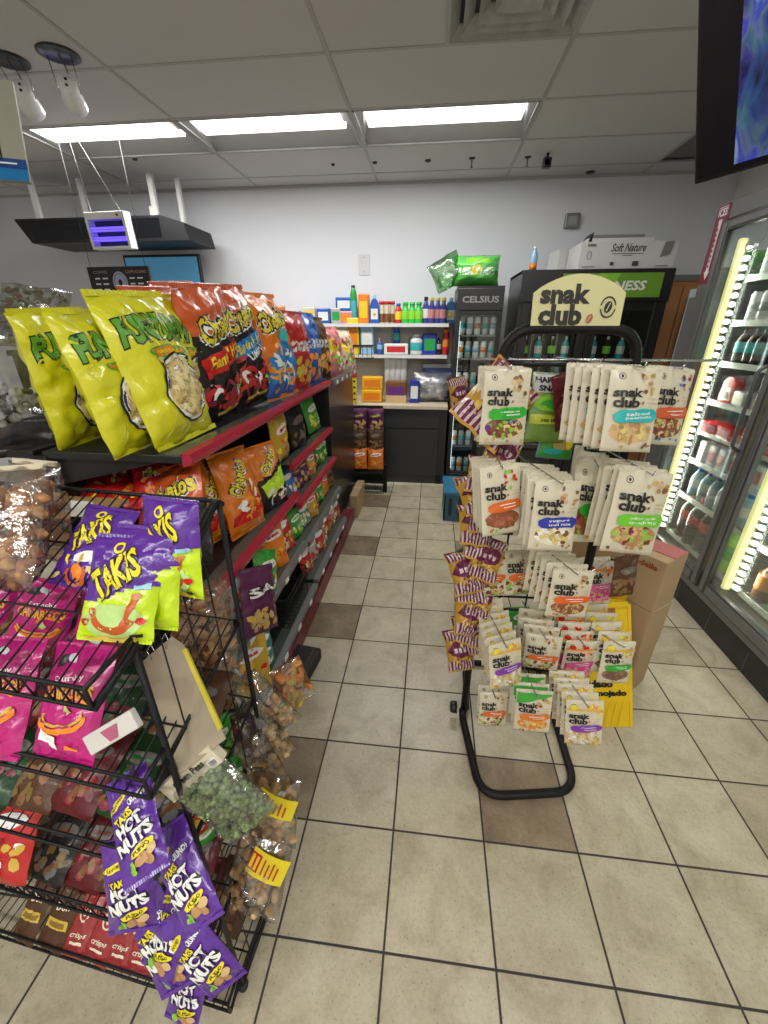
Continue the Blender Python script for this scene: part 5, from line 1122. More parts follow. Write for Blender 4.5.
def art_hn():
    a = Art()
    a.ell(-.022, .052, .030, .0075, k_yel, 14, 24).text('FLAVORED', -.022, .052, .04, .006, k_blk, rot=24).text('CRUNCH', .022, .045, .036, .013, k_wht, rot=14, bold=.05)
    a.text('TAKIS', -.012, .022, .042, .015, k_yel, rot=18, bold=.04, out=k_blk, ow=.05)
    a.text('HOT', -.002, .002, .062, .026, k_wht, rot=14, bold=.05, out=k_blk, ow=.05).text('NUTS', .004, -.026, .080, .026, k_wht, rot=14, bold=.05, out=k_blk, ow=.05)
    a.ell(.014, -.048, .028, .0075, k_yel, 14, 14).text('FUEGO', .014, -.048, .034, .0075, k_blk, rot=14, bold=.03)
    a.ell(.010, -.066, .014, .010, k_nut, 10, 30).ell(.030, -.060, .012, .009, k_nutl, 10, 20).ell(-.012, -.072, .012, .009, k_lgrn, 10, 60).ell(.024, -.074, .010, .008, k_nut, 9)
    return a

def zone_split(top, bot, y0, sl=0.0, wav=.03):
    return lambda u, v, s: top if v > y0 + sl * u + wav * math.sin(u * 6) else bot
KN = {}
def kind_bag(kind, variant=0):
    """first use builds the mesh (and its crimped seals), later uses share it"""
    key = (kind, variant)
    if key in KN: return KN[key]
    K = {
     'ring': (.24, .34, .10, F_yel, art_ring, None), 'hotred': (.24, .34, .10, F_blk, lambda: art_hot(k_red, "Flamin' Hot"), zone_split(F_ored, F_blk, .30)), 'hotblue': (.24, .34, .10, F_blk, lambda: art_hot(k_blu, "Flamin' Hot", 'LIMON'), zone_split(F_ored, F_blk, .30)),
     'puff': (.24, .33, .10, F_org, art_puff, zone_split(F_org, F_blu, -.30, .1)), 'plainorange': (.24, .34, .10, F_ored, None, None),
     'tri_red': (.22, .30, .09, F_red, lambda: art_tri(0), None), 'tri_blue': (.22, .30, .09, F_blu, lambda: art_tri(0), None), 'tri_brown': (.22, .30, .09, F_brn, lambda: art_tri(0), None),
     'mix_pink': (.24, .30, .10, F_pink, art_mix, None), 'mix_cream': (.24, .28, .10, F_cream, art_mix, None),
     'curl': (.25, .36, .11, F_org, art_curl, None), 'lime': (.24, .34, .10, F_blk, art_lime, zone_split(F_org, F_blk, .2, .3)), 'flame': (.26, .36, .10, F_red, art_flame, None),
     'takis': (.13, .175, .045, F_lime, art_takis, zone_split(F_pur, F_lime, -.12, .25, .04)), 'takisb': (.13, .175, .045, F_lime, None, zone_split(F_pur, F_lime, .10, .25, .06)), 'takisp': (.13, .175, .045, F_pur, lambda: art_takis(True), None),
     'pink': (.17, .24, .06, F_mag, art_pink, None), 'hn': (.105, .20, .035, F_pur, art_hn, None),
    }
    w, h, t, base, art, zones = K[kind]
    me = bag_mesh(kind + '_bag', w, h, t, base, art() if art else None, seed=sum(map(ord, kind)) % 17 + variant * 5, zones=zones, wr=1.25, nx=20, nz=28)
    top = crimp_mesh('top_seal', w * .985, h * .035, zones(0, .98, 1) if zones else base, variant); bot = crimp_mesh('bottom_seal', w * .985, h * .035, base, variant + 3)
    KN[key] = (me, top, bot, w, h); return KN[key]
def posed(pid, kind, name, label, cat, group=None, variant=0, dz=0, dx=0, dy=0, pose=None):
    me, top, bot, w, h = kind_bag(kind, variant); p = pose or POSE[pid]
    o = link(name, me, None, (p[0] + dx, p[1] + dy, p[2] + dz), p[3:6]); s = p[6] * (1 if pose else 1); o.scale = (s, s, s)
    link('top_seal', top, o, (0, 0, h * .985)); link('bottom_seal', bot, o, (0, 0, -h * .02))
    return tag(o, label, cat, group)
GT = 'large snack bags on the top shelf'
posed('ring1', 'ring', 'chip_bag', 'front yellow bag with green lettering and an oval window of onion rings', 'snack bag', GT)
posed('ring2', 'ring', 'chip_bag', 'yellow onion ring bag mostly hidden behind the front yellow bag, touching the red bag', 'snack bag', GT, 1)
posed('ring3', 'ring', 'chip_bag', 'second yellow onion ring bag from the left with a cut-off green word', 'snack bag', GT, 2)
posed('ring4', 'ring', 'chip_bag', 'leftmost yellow bag with folded-over top beside the clear tub', 'snack bag', GT, 3)
posed('hotred', 'hotred', 'chip_bag', 'black and orange curl bag with the red banner beside the yellow bags', 'snack bag', GT)
posed('hotblue', 'hotblue', 'chip_bag', 'black and orange curl bag with the blue banner', 'snack bag', GT)
posed('puff1', 'puff', 'chip_bag', 'orange and blue puff bag beyond the blue-banner bag', 'snack bag', GT)
posed('back1', 'plainorange', 'chip_bag', 'orange-red bag peeking up behind the yellow bags beside the menu board', 'snack bag', GT)
posed('tri1', 'tri_red', 'chip_bag', 'red-topped chip bag after the orange and blue puff bag', 'snack bag', GT)
posed('tri2', 'tri_blue', 'chip_bag', 'blue-topped chip bag between the red and brown ones', 'snack bag', GT)
posed('tri3', 'tri_brown', 'chip_bag', 'brown-topped chip bag after the blue one on the top shelf', 'snack bag', GT)
posed('mix1', 'mix_pink', 'chip_bag', 'pink snack bag with yellow and green picture near the far end, top shelf', 'snack bag', GT)
posed('mix2', 'mix_cream', 'chip_bag', 'pale pink and white bag at the far end of the top shelf', 'snack bag', GT)
p = list(POSE['hotred']); p[0] -= .26; p[1] += .10
posed(None, 'plainorange', 'chip_bag', 'orange-red bag in the second rank behind the red-banner bag', 'snack bag', GT, 1, pose=p)
p = list(POSE['puff1']); p[0] -= .26; p[1] -= .02
posed(None, 'plainorange', 'chip_bag', 'orange bag in the second rank behind the orange and blue puff bag', 'snack bag', GT, 2, pose=p)
G2_ = 'large bags on the second shelf, near section'
posed('curl1', 'curl', 'chip_bag', 'upright bright orange curl bag with sideways lettering under the red rail', 'snack bag', G2_)
posed('curl0', 'curl', 'chip_bag', 'orange curl bag half hidden left of the upright bright orange one', 'snack bag', G2_, 1)
posed('lime1', 'lime', 'chip_bag', 'curl bag with a lime green band right of the orange curl bag', 'snack bag', G2_)
posed('redA', 'flame', 'chip_bag', 'red flame-print bag lying behind the left part of the wire rack', 'snack bag', 'red flame bags', 0)
posed('redB', 'flame', 'chip_bag', 'red flame-print bag lying behind the purple snack bags', 'snack bag', 'red flame bags', 1)
posed('redC', 'hotred', 'chip_bag', 'dark curl bag seen through the top corner of the wire rack', 'snack bag', None, 1)
# bags in the wire rack
GK = 'purple and lime snack bags in the top basket'
posed('tk1', 'takisp', 'snack_bag', 'all-purple snack bag leaning at the left of the top wire basket', 'snack bag', GK)
posed('tk2', 'takis', 'snack_bag', 'front lime and purple snack bag with rolled chips picture', 'snack bag', GK)
posed('tk4', 'takisb', 'snack_bag', 'lime and purple bag directly behind the front one, crumpled', 'snack bag', GK, 1)
posed('tk3', 'takis', 'snack_bag', 'rearmost lime and purple bag touching the corner of the wire rack', 'snack bag', GK, 2)
posed('pk1', 'pink', 'snack_bag', 'magenta bag with white sticker standing right in the second wire basket', 'snack bag', 'magenta bags')
posed('pk0', 'pink', 'snack_bag', 'magenta bag at the left photo edge in the second wire basket', 'snack bag', 'magenta bags', 1)
posed('pk2', 'pink', 'snack_bag', 'magenta bag behind the front ones, middle of the rear rank', 'snack bag', 'magenta bags', 1)
posed('pk3', 'pink', 'snack_bag', 'magenta bag behind the front ones, right end of the rear rank', 'snack bag', 'magenta bags')
posed('pk4', 'pink', 'snack_bag', 'magenta bag behind the front ones, left end of the rear rank', 'snack bag', 'magenta bags')
for i, (l, v) in enumerate((('uppermost purple nut bag clipped to the front corner of the wire rack', 0), ('second purple nut bag hanging right below the uppermost', 1), ('purple nut bag hanging behind and below the uppermost, at its left', 1), ('purple nut bag at the left in the lower bunch of the hanging strip', 2), ('purple nut bag in the middle of the lower bunch', 0), ('lowest purple nut bag, its tip near the floor', 2), ('purple nut bag at the right of the lower bunch by the rack foot', 1))):
    o = posed('hn%d' % (i + 1), 'hn', 'nut_bag', l, 'snack bag', 'purple nut bags on a hanging strip', v)
    if i > 1: o.scale = (o.scale[0] * 1.28,) * 3; o.rotation_euler.y += R((0, 0, 4, 10, -16, 14, -14)[i]); o.rotation_euler.z += R((0, 0, 12, -14, 18, -10, 24)[i])
t = thing('clip_strip', 'thin black clip strip holding the purple nut bags at the rack corner', 'strip', (-.50, .425, .12), (R(0), 0, R(-5)))
MB().box(-.006, .006, -.001, .001, 0, .78, M_blackp).build('strip', t)
for k in range(6): MB().tube([(0, -.001, .1 + .12 * k), (0, -.018, .105 + .12 * k), (0, -.016, .125 + .12 * k)], .002, M_blackp, 5).build('clip', t)

# generic printed packets in many colourways
def small_kind(key, w, h, t, base, cols, txt=None, tcol=None, zones=None, nx=12, nz=16, wr=1.1):
    k = ('s', key)
    if k in KN: return KN[k]
    a = Art(); a.dots(16, -w * .36, -h * .40, w * .36, -h * .02, w * .11, cols, asp=.7)
    if txt: a.text(txt, 0, h * .17, w * .75, h * .14, tcol or k_wht, rot=8, bold=.04, out=k_blk, ow=.06)
    else:
        a.ell(0, h * .2, w * .36, h * .09, tcol or (I('dull_label', (.12, .11, .09)) if base in (F_blk, F_dred, F_plum, F_brn, MATS.get('foil_dark_green')) else k_wht), 12, 8, jit=.12).rect(-w * .22, h * .17, w * .22, h * .22, cols[0], 8)
    me = bag_mesh(key + '_packet', w, h, t, base, a, seed=len(KN) % 23, zones=zones, nx=nx, nz=nz, wr=wr)
    me2 = crimp_mesh('top_seal', w * .98, h * .04, base, 1, 24)
    KN[k] = (me, me2, h); return KN[k]
PAL = {  # dull and dark prints: dark stock, plus rack shade put into the colour
 'orange': ('orange', F_org, [k_red, k_gold, k_org]), 'green': ('green', F_grn, [k_lgrn, k_yel, k_wht]), 'purple': ('purple', F_plum, [k_gold, k_tan, k_pur]), 'blue': ('blue', F_blu, [k_wht, k_gold]),
 'red': ('red', F_red, [k_wht, k_gold, k_dred]), 'brown': ('brown', F_brn, [I('dull_tan', (.22, .13, .05)), I('dull_gold', (.20, .13, .03)), k_brn]), 'yellow': ('yellow', F_gold, [k_red, k_tan, k_yel]), 'black': ('black', F_blk, [k_brn, I('dull_gold', (.20, .13, .03)), I('dull_silver', (.18, .18, .19))]), 'silver': ('silver', F_sil, [k_red, k_brn]), 'teal': ('teal', F_teal, [k_wht, k_beige]), 'pink': ('pink', F_pink, [k_red, k_wht, k_lgrn]), 'darkred': ('dark red', F_dred, [I('dull_red', (.14, .02, .02)), k_dred, k_brn]), 'plum': ('plum', F_plum, [k_maroon, k_brn, k_pur]), 'darkgreen': ('dark green', foil('dark_green', (.008, .045, .01), .3), [I('deep_green', (.015, .10, .02)), k_brn, k_maroon]),
}
def packet(col, size, loc, rot, label, group=None, cat='snack packet', sc=1, name='snack_packet', txt=None, w=None, h=None):
    w = w or (.12, .17, .22)[size]; h = h or (.16, .23, .30)[size]; cn, base, cols = PAL[col]
    me, seal, hh = small_kind('%s%d%s' % (col, size, txt or ''), w, h, w * .32, base, cols, txt, None, nx=(10, 14, 16)[size], nz=(14, 18, 22)[size])
    o = link(name, me, None, loc, rot); o.scale = (sc, sc, sc); link('top_seal', seal, o, (0, 0, hh * .98)); return tag(o, label, cat, group)
ORD = ['first', 'second', 'third', 'fourth', 'fifth', 'sixth', 'seventh', 'eighth', 'ninth', 'tenth']
def shelf_fill(z, x, y0, y1, cols, size, sec, shname, yaw=72, lean=-12, sc=1, back=True):
    n = len(cols)
    for i, c in enumerate(cols):
        y = y0 + (y1 - y0) * i / max(1, n - 1)
        packet(c, size, (x + rnd.uniform(-.012, .012), y, z + .004), (R(lean + rnd.uniform(-5, 5)), R(rnd.uniform(-5, 5)), R(yaw + rnd.uniform(-9, 9))), '%s packet, %s from the near end of the %s, %s section' % (PAL[c][0], ORD[i], shname, sec), 'packets on the %s, %s section' % (shname, sec), sc=sc * rnd.uniform(.94, 1.05))
        if back and i % 2 == 0: packet(c, size, (x - .12, y + .02, z + .004), (R(lean), 0, R(yaw)), '%s packet in the rear rank behind the %s one on the %s, %s section' % (PAL[c][0], ORD[i], shname, sec), 'packets on the %s, %s section' % (shname, sec), sc=sc)
for pid, c, l in (('mid1', 'yellow', 'yellow and white packet just beyond the lime-band bag, under the top red rail'), ('mid2', 'black', 'black packet with silver lettering patch under the top red rail'), ('mid3', 'green', 'bright green packet hanging under the top red rail'), ('mid4', 'blue', 'blue packet at the far end of the second shelf')):
    p = POSE[pid]; packet(c, 1, p[:3], p[3:6], l, 'packets on the second shelf, middle section', sc=p[6] * 1.12)
shelf_fill(.70, -.775, 2.12, 2.90, ['blue', 'purple', 'purple', 'yellow', 'purple', 'green', 'green'], 0, 'middle', 'third shelf', sc=1.05)
shelf_fill(.46, -.745, 2.10, 2.90, ['green', 'teal', 'yellow', 'red', 'green', 'orange', 'brown'], 0, 'middle', 'fourth shelf', sc=1.15)
shelf_fill(.20, -.71, 2.12, 2.90, ['red', 'silver', 'red', 'pink', 'red', 'pink', 'red'], 0, 'middle', 'lowest shelf', sc=1.15)
shelf_fill(.775, -.83, 1.92, 2.0, ['black', 'orange'], 1, 'near', 'second shelf', back=False)
packet('purple', 2, POSE['sa'][:3], POSE['sa'][3:6], 'purple and red bag just under the near red rail, beside the wire rack', sc=.85, txt='SA')
packet('orange', 1, (-.745, 1.72, .475), (R(-16), R(6), R(62)), 'orange chip packet leaning on the third shelf, near section', 'packets on the third shelf, near section', sc=1.1)
packet('green', 1, (-.705, 1.47, .478), (R(-14), R(24), R(70)), 'narrow green and orange packet leaning on the third shelf', 'packets on the third shelf, near section', sc=.95)
packet('silver', 1, (-.78, 1.32, .475), (R(-16), R(0), R(60)), 'silver packet behind the purple and red bag on the third shelf', 'packets on the third shelf, near section', sc=1.0)
packet('red', 1, (-.75, 1.90, .475), (R(-16), R(0), R(66)), 'red packet at the far end of the third shelf, near section', 'packets on the third shelf, near section', sc=.95)
packet('yellow', 2, (-.69, 1.19, .185), (R(-22), R(8), R(45)), 'yellow crisps bag on the lowest shelf behind the wire rack', 'packets on the lowest shelf, near section', sc=.85)
packet('teal', 1, (-.70, 1.33, .185), (R(-18), R(10), R(60)), 'teal packet on the lowest shelf beside the yellow crisps bag', 'packets on the lowest shelf, near section', sc=.9)
packet('brown', 1, (-.74, 1.45, .185), (R(-30), R(0), R(70)), 'brown packet on the lowest shelf in front of the wire basket', 'packets on the lowest shelf, near section', sc=.8)
# far hanging strip of purple packets by the counter
ct_ = thing('clip_strip', 'black display stand of purple packets hanging at the far end of the shelving', 'strip', (-.62, 4.00, 0))
MB().box(-.20, .16, .04, .06, .22, .90, M_blackp).build('panel', ct_); MB().box(-.20, .18, -.04, .2, .12, .15, M_black, .004).build('foot', ct_); MB().box(-.20, -.16, .03, .07, 0, .3, M_black).build('leg', ct_); MB().box(.16, .20, .03, .07, 0, .3, M_black).build('leg', ct_)
k = 0
for r_ in range(3):
    for c_ in range(2):
        packet(('purple', 'brown', 'orange')[r_], 1, (-.69 + .165 * c_, 3.99 - .02 * r_, .66 - .19 * r_), (R(-4), 0, R(8)), '%s packet, %s of the %s row on the far black display stand' % (('purple', 'brown', 'orange')[r_], ('left', 'right')[c_], ('top', 'middle', 'bottom')[r_] ), 'packets on the far display stand', sc=.95)

# =================================================================== more wire-rack stock
p = POSE['rd1']; packet('red', 1, p[:3], p[3:6], 'bright red bag at the left photo edge in the third wire basket', sc=p[6] * .86)
def sl(x, y, z, px_=-50, yaw=-5): return (R(px_ + rnd.uniform(-6, 6)), R(rnd.uniform(-6, 6)), R(yaw + rnd.uniform(-8, 8)))
def wire_fill(shname, cols, y, z, pitch, size, sc, x0, x1, rank):
    n = len(cols)
    for i, c in enumerate(cols):
        x = x0 + (x1 - x0) * i / (n - 1)
        packet(c, size, (x, y, z + rnd.uniform(0, .01)), sl(0, 0, 0, pitch), '%s packet in the %s rank of the %s, %s from the left' % (PAL[c][0], rank, shname, ORD[i]), 'packets in the %s rank of the %s' % (rank, shname), sc=sc * rnd.uniform(.93, 1.06))
wire_fill('third wire shelf', ['black', 'brown', 'darkgreen', 'brown', 'darkred', 'darkgreen', 'black'], .43, .70, -62, 0, .95, -1.08, -.50, 'front')
wire_fill('third wire shelf', ['brown', 'black', 'darkred', 'brown', 'darkgreen', 'black', 'brown'], .56, .745, -55, 0, 1.05, -1.10, -.50, 'rear')
wire_fill('fourth wire shelf', ['black', 'brown', 'black', 'darkred', 'brown', 'black', 'darkred'], .44, .375, -62, 0, .95, -1.06, -.52, 'front')
wire_fill('fourth wire shelf', ['darkred', 'black', 'brown', 'black', 'brown', 'darkred', 'black'], .57, .42, -50, 0, 1.1, -1.10, -.50, 'rear')
wire_fill('second wire shelf', ['darkred', 'plum', 'darkred', 'brown', 'darkred', 'plum', 'darkred'], .57, .96, -60, 1, .62, -1.10, -.66, 'rear')
# bottom tray
F_dredb = foil('brick_red', (.33, .025, .03), .3)
def tray_kind(key, base, kind):
    k = ('tray', key)
    if k in KN: return KN[k]
    a = Art()
    if kind == 'y': a.poly([(-.034, -.022), (.034, -.018), (.032, .004), (-.034, .0)], k_gold).rect(-.026, -.016, .024, -.004, I('label_brown', (.25, .14, .02)), 3).text('Don', .0, .030, .04, .018, k_cream, rot=8)
    else: a.ring(.0, .026, .014, .018, .004, k_cream, 16).ell(0, .026, .006, .008, k_cream, 8).text('crisps', .0, -.022, .05, .014, k_cream, rot=4, shear=.3).rect(-.02, -.040, .02, -.034, k_cream, 4)
    KN[k] = bag_mesh('tray_packet', .085, .135, .022, base, a, seed=len(KN) % 19, nx=12, nz=16, wr=1.2); return KN[k]
tr = [('y', F_brn, -1.05, 'brown packet with yellow label, left one on the bottom wire shelf'), ('y', F_brn, -.965, 'brown packet with yellow label, second from the left on the bottom wire shelf'), ('r', F_dredb, -.885, 'dark red packet with cream emblem, leftmost of the four on the bottom wire shelf'), ('r', F_dredb, -.825, 'dark red packet with cream emblem, second of the four on the bottom wire shelf'), ('r', F_dredb, -.755, 'dark red packet with cream emblem, third of the four on the bottom wire shelf'), ('r', F_dredb, -.695, 'dark red packet with cream emblem, rightmost of the four, sagging over the edge')]
for i, (k_, b_, x, l) in enumerate(tr):
    me = tray_kind(k_ + str(i % 2), b_, k_)
    o = link('snack_packet', me, None, (x, .395 + (x + .6) * -.07, .065), (R(-52 + 3 * (i % 2)), R((-4, 5, -3, 6, -5, 4)[i]), R(-12 + 3 * (i % 3)))); tag(o, l, 'snack packet', 'packets on the bottom wire shelf')
for i in range(7):
    c = ('brown', 'silver', 'darkred')[i % 3]
    packet(c, 0, (-1.02 + .085 * i, .50, .09), sl(0, 0, 0, -60, -8), '%s packet in the rear rank of the bottom wire shelf, %s from the left' % (PAL[c][0], ORD[i]), 'rear packets on the bottom wire shelf', sc=.95)
# price holder on the arm of the rack
p = POSE['tagw']; t = thing('price_holder', 'white price holder with a pink mark clipped on the basket corner', 'price tag', p[:3], p[3:6]); t.scale = (p[6],) * 3
b = MB().box(-.0425, .0425, 0, .012, 0, .028, mat('holder_white', (.60, .58, .54), .4), .002); a = Art().poly([(-.012, .022), (.018, .022), (.010, .004), (-.004, .004)], I('mark_pink', (.42, .10, .18))); put_art(b, a, FLATF(), 1, .0005); b.build('holder', t)
MB().box(-.012, .012, .012, .03, .006, .022, M_blackp).build('clip', t)
# brown cardboard tag, twist ties
p = POSE['card']; t = thing('cardboard_tag', 'blank brown cardboard tag hung on the side of the wire rack', 'tag', p[:3], p[3:6])
b = MB(); b.prism([(-.05, 0), (.05, 0), (.05, .20), (.035, .23), (-.05, .225)], -.0015, .0015, M_cardt); b.build('card', t)
for x in (-.02, .015): MB().tube([(x, -.002, .215), (x + .004, -.012, .232), (x + .008, .0, .245), (x + .004, .01, .23), (x, .0015, .215)], .0012, M_silver, 5).build('ring', t)
MB().box(.044, .052, -.003, .003, .02, .19, mat('yellow_edge', (.62, .52, .04), .5)).build('yellow_edge', t)

# =================================================================== clear bags
NUTS = [k_nut, mat('nut_c', (.52, .32, .14), .6), mat('nut_a', (.56, .36, .17), .6), mat('nut_b', (.66, .46, .25), .6)]
PORK = [mat('rind_a', (.48, .22, .08), .55), mat('rind_b', (.60, .33, .14), .55), mat('rind_c', (.36, .15, .06), .55)]
PEA = [mat('pea_a', (.17, .26, .09), .6), mat('pea_b', (.25, .34, .14), .6), mat('pea_c', (.12, .19, .06), .6)]
def pb(pid, *a, **k):
    p = POSE[pid]; o = filled_bag(*a, loc=p[:3], rot=p[3:6], **k); o.scale = (p[6],) * 3; return o
o = pb('rind1', 'clear_bag', .17, .27, .10, 4, PORK, 70, .026, label='clear bag of brown pork rinds at the left photo edge', cat='snack bag', group='clear bags of brown rinds', shape='nut')
MB().box(-.07, .07, -.004, .004, .262, .275, col_cream).build('top_seal', o)
o = pb('rind2', 'clear_bag', .17, .27, .10, 6, PORK, 70, .026, label='clear bag of brown pork rinds right behind the one at the photo edge', cat='snack bag', group='clear bags of brown rinds', shape='nut')
MB().box(-.07, .07, -.004, .004, .262, .275, col_cream).build('top_seal', o)
pb('brown1', 'clear_bag', .20, .26, .09, 7, PORK, 70, .024, label='clear bag of brown rinds behind the side wires of the rack', cat='snack bag', group='brown bags inside the rack', shape='chip')
pb('brown2', 'clear_bag', .20, .26, .09, 8, PORK, 60, .024, label='lower clear bag of brown rinds above the green candy bags', cat='snack bag', group='brown bags inside the rack', shape='chip')
o = pb('peas', 'pea_bag', .16, .20, .055, 5, PEA, 520, .0062, label='clear bag of green peas with a cream header, hung on the rack side', cat='snack bag', shape='pea', fill=(.04, .80))
o.scale = (p_ := o.scale[0] * 1.22, p_, p_); o.location += Vector((.012, 0, -.012))
b = MB().box(-.078, .078, -.012, .012, .155, .20, mat('header_cream', (.62, .56, .40), .5), .002); text_mesh(b, 'Green Peas', -.0, .182, .09, .016, k_blk, -.0122, bold=.03); a = Art().rect(.05, .160, .074, .176, k_wht)
for k in range(6): a.rect(.053 + .0035 * k, .162, .0545 + .0035 * k, .174, k_blk)
put_art(b, a, FLATF(-.0122), 1, .0004); b.build('header_card', o)
for pid, l, sd in (('pn1', 'upper clear bag of peanuts with a yellow label on the rack side', 11), ('pn2', 'lower clear bag of peanuts with a tilted yellow label on the rack side', 12)):
    o = pb(pid, 'peanut_bag', .14, .19, .06, sd, NUTS, 46, .017, label=l, cat='snack bag', group='peanut bags with yellow labels', shape='nut', fill=(.03, .86))
    b = MB(); lab_y = mat('label_yellow', (.80, .66, .02), .45)
    a = Art().rect(-.030, -.030, .060, .030, lab_y).rect(-.03, -.02, -.004, .02, k_red).rect(-.027, -.016, -.02, .016, lab_y).rect(-.015, -.016, -.009, .016, lab_y)
    for k in range(4): a.rect(.004 + .011 * k, -.018, .008 + .011 * k, .018 - .006 * (k % 2), I('label_red', (.45, .05, .02)))
    put_art(b, a, lambda x, y: (Vector((.01 + x * .97 + y * .25, -.034 + 4.0 * x * x, .140 + y * .97 - x * .25)), Vector((0, -1, 0))), .02, .0006); b.build('label', o, rot=(0, 0, 0))
for i, (x, y, z, ro, l) in enumerate(((-.345, .76, .60, (R(-12), R(-34), R(20)), 'highest of the three knotted clear bags of brown clusters'), (-.345, .70, .55, (R(-12), R(-28), R(20)), 'middle one of the three knotted clear bags of brown clusters'), (-.345, .64, .50, (R(-10), R(-18), R(20)), 'lowest of the three knotted clear bags of brown clusters'))):
    o = filled_bag('cluster_bag', .085, .20, .06, 14 + i, NUTS, 40, .011, (x, y, z), ro, l, 'snack bag', 'knotted bags of brown clusters', (.02, .52), 'round')
    MB().tube([(0, 0, .195), (.002, 0, .22), (-.004, 0, .235)], [.008, .004, .007], M_filmw, 6).build('knot', o)
o = filled_bag('chip_pack', .10, .17, .035, 18, [k_org, k_gold, I('chip_orange', (.72, .30, .05))], 26, .017, (-.36, .90, .52), (R(-8), R(-12), R(40)), 'narrow clear pack of orange chips above the knotted cluster bags', 'snack bag', None, (.05, .9), 'chip')
# green candy packets hung inside the rack side
for i, (c, x, y, z) in enumerate((('green', -.50, .66, .56), ('green', -.47, .60, .48), ('purple', -.44, .72, .50), ('green', -.48, .56, .40), ('purple', -.45, .65, .38), ('red', -.50, .52, .50))):
    packet(c, 0, (x, y, z), (R(-10), R(rnd.uniform(-20, 20)), R(60)), '%s candy packet hanging inside the right side of the wire rack, %s of the bunch' % (PAL[c][0], ORD[i]), 'candy packets inside the rack side', sc=.8)
# clear tub of white capped tubes on the left, dried herbs behind
t = thing('clear_tub', 'big clear tub of white-capped tubes at the left photo edge', 'tub', (-1.47, 1.27, TZ + .006))
MB().lathe([(.20, 0), (.215, .01), (.225, .12), (.225, .30), (.20, .36), (.17, .38), (.17, .40)], film('tub_plastic', (.85, .84, .86), .16, .12, .3, 12), 32).build('tub_wall', t)
MB().lathe([(0, -.03), (.23, -.03), (.235, -.005), (.22, .002), (0, .002)], M_blackp, 32).build('base_tray', t)
tb = [mat('tube_dark', (.03, .03, .04), .3), mat('tube_blue', (.02, .07, .22), .3), mat('tube_pale', (.5, .5, .5), .4)]
for i in range(70):
    an = rnd.uniform(-math.pi, 0) if i < 50 else rnd.uniform(0, math.pi); rr = rnd.uniform(.13, .19) if i < 55 else rnd.uniform(0, .12); z = .02 + .13 * rnd.random()
    x, y = rr * math.cos(an), rr * math.sin(an)
    o = protos.get('capt')
    first = o is None
    if first:
        o = link('lip_tube', MB().lathe([(0, -.03), (.009, -.03), (.009, .022)], tb[0], 8).mesh('lip_tube')); link('cap', MB().lathe([(.0125, .012), (.0145, .016), (.0145, .036), (.009, .038), (.008, .034), (0, .034)], M_white, 10).mesh('cap'), o); reg(o); protos['capt'] = o
    else: o = copy_tree(o)
    # the cap looks outwards
    dirv = Vector((math.cos(an) + rnd.uniform(-.5, .5), math.sin(an) + rnd.uniform(-.5, .5), rnd.uniform(-.2, .6))).normalized()
    o.rotation_euler = dirv.to_track_quat('Z', 'Y').to_euler(); o.location = Vector((-1.47 + x * .85, 1.27 + y * .85, TZ + .025 + z)); tag(o, 'small dark tube with white cap in the clear tub', 'tube', 'white-capped tubes in the clear tub')
t = filled_bag('herb_bag', .26, .26, .12, 21, [mat('herb_a', (.22, .24, .12), .9), mat('herb_b', (.34, .33, .20), .9), mat('herb_c', (.28, .16, .14), .9)], 260, .012, (-1.62, 1.62, 1.52), (R(-25), R(8), R(15)), 'clear bag of dried greenish herbs above the clear tub', 'bag', None, (.05, .92), 'curl')
t = thing('display_riser', 'dark riser carrying the bag of herbs behind the clear tub', 'stand', (-1.62, 1.66, TZ)); MB().box(-.10, .14, -.04, .2, 0, .24, M_dark, .004).build('riser', t); MB().box(-.11, .15, -.05, .21, .24, .262, M_blackp, .004).build('top', t)
# =================================================================== pouch rack on the right
PR = thing('display_rack', 'black tubular display rack on a U-shaped foot, hung with cream pouches', 'rack', (.41, 1.34, 0))
def tb_(n, pts, r, m=M_black, k=10): return MB().tube([(x - .41, y - 1.34, z) for x, y, z in pts], r, m, k).build(n, PR)
tb_('foot_frame', rpath([(.205, 1.34, .05), (.205, 1.32, .016), (.252, .985, .016), (.612, 1.045, .016), (.612, 1.34, .016), (.60, 1.36, .05)], .09, 7), .0155)
tb_('rear_foot', [(.165, 1.66, .016), (.68, 1.66, .016)], .0145); tb_('rear_bar', [(.225, 1.36, .03), (.235, 1.66, .02)], .012); tb_('rear_bar', [(.60, 1.36, .03), (.60, 1.66, .02)], .012)
tb_('upright_frame', rpath([(.212, 1.35, .03), (.205, 1.34, 1.60), (.595, 1.36, 1.60), (.60, 1.36, .03)], .10, 8), .0155)
kn = MB().lathe([(0, 0), (.026, 0), (.026, .02), (.02, .03), (0, .03)], M_blackp, 12, M=Matrix.Translation((-.232, 0, .055)) @ Matrix.Rotation(R(-90), 4, 'Y')); kn.build('knob', PR)
for z in (1.50, 1.29, 1.24, .98, .93, .66, .60, .42): tb_('cross_bar', [(.205, 1.345, z), (.60, 1.355, z)], .005)
for x in (.30, .40, .50): tb_('grid_wire', [(x, 1.35, .40), (x, 1.35, 1.52)], .0035)
tb_('side_arm', [(.125, 1.335, 1.515), (.83, 1.365, 1.515)], .0042, M_silver)
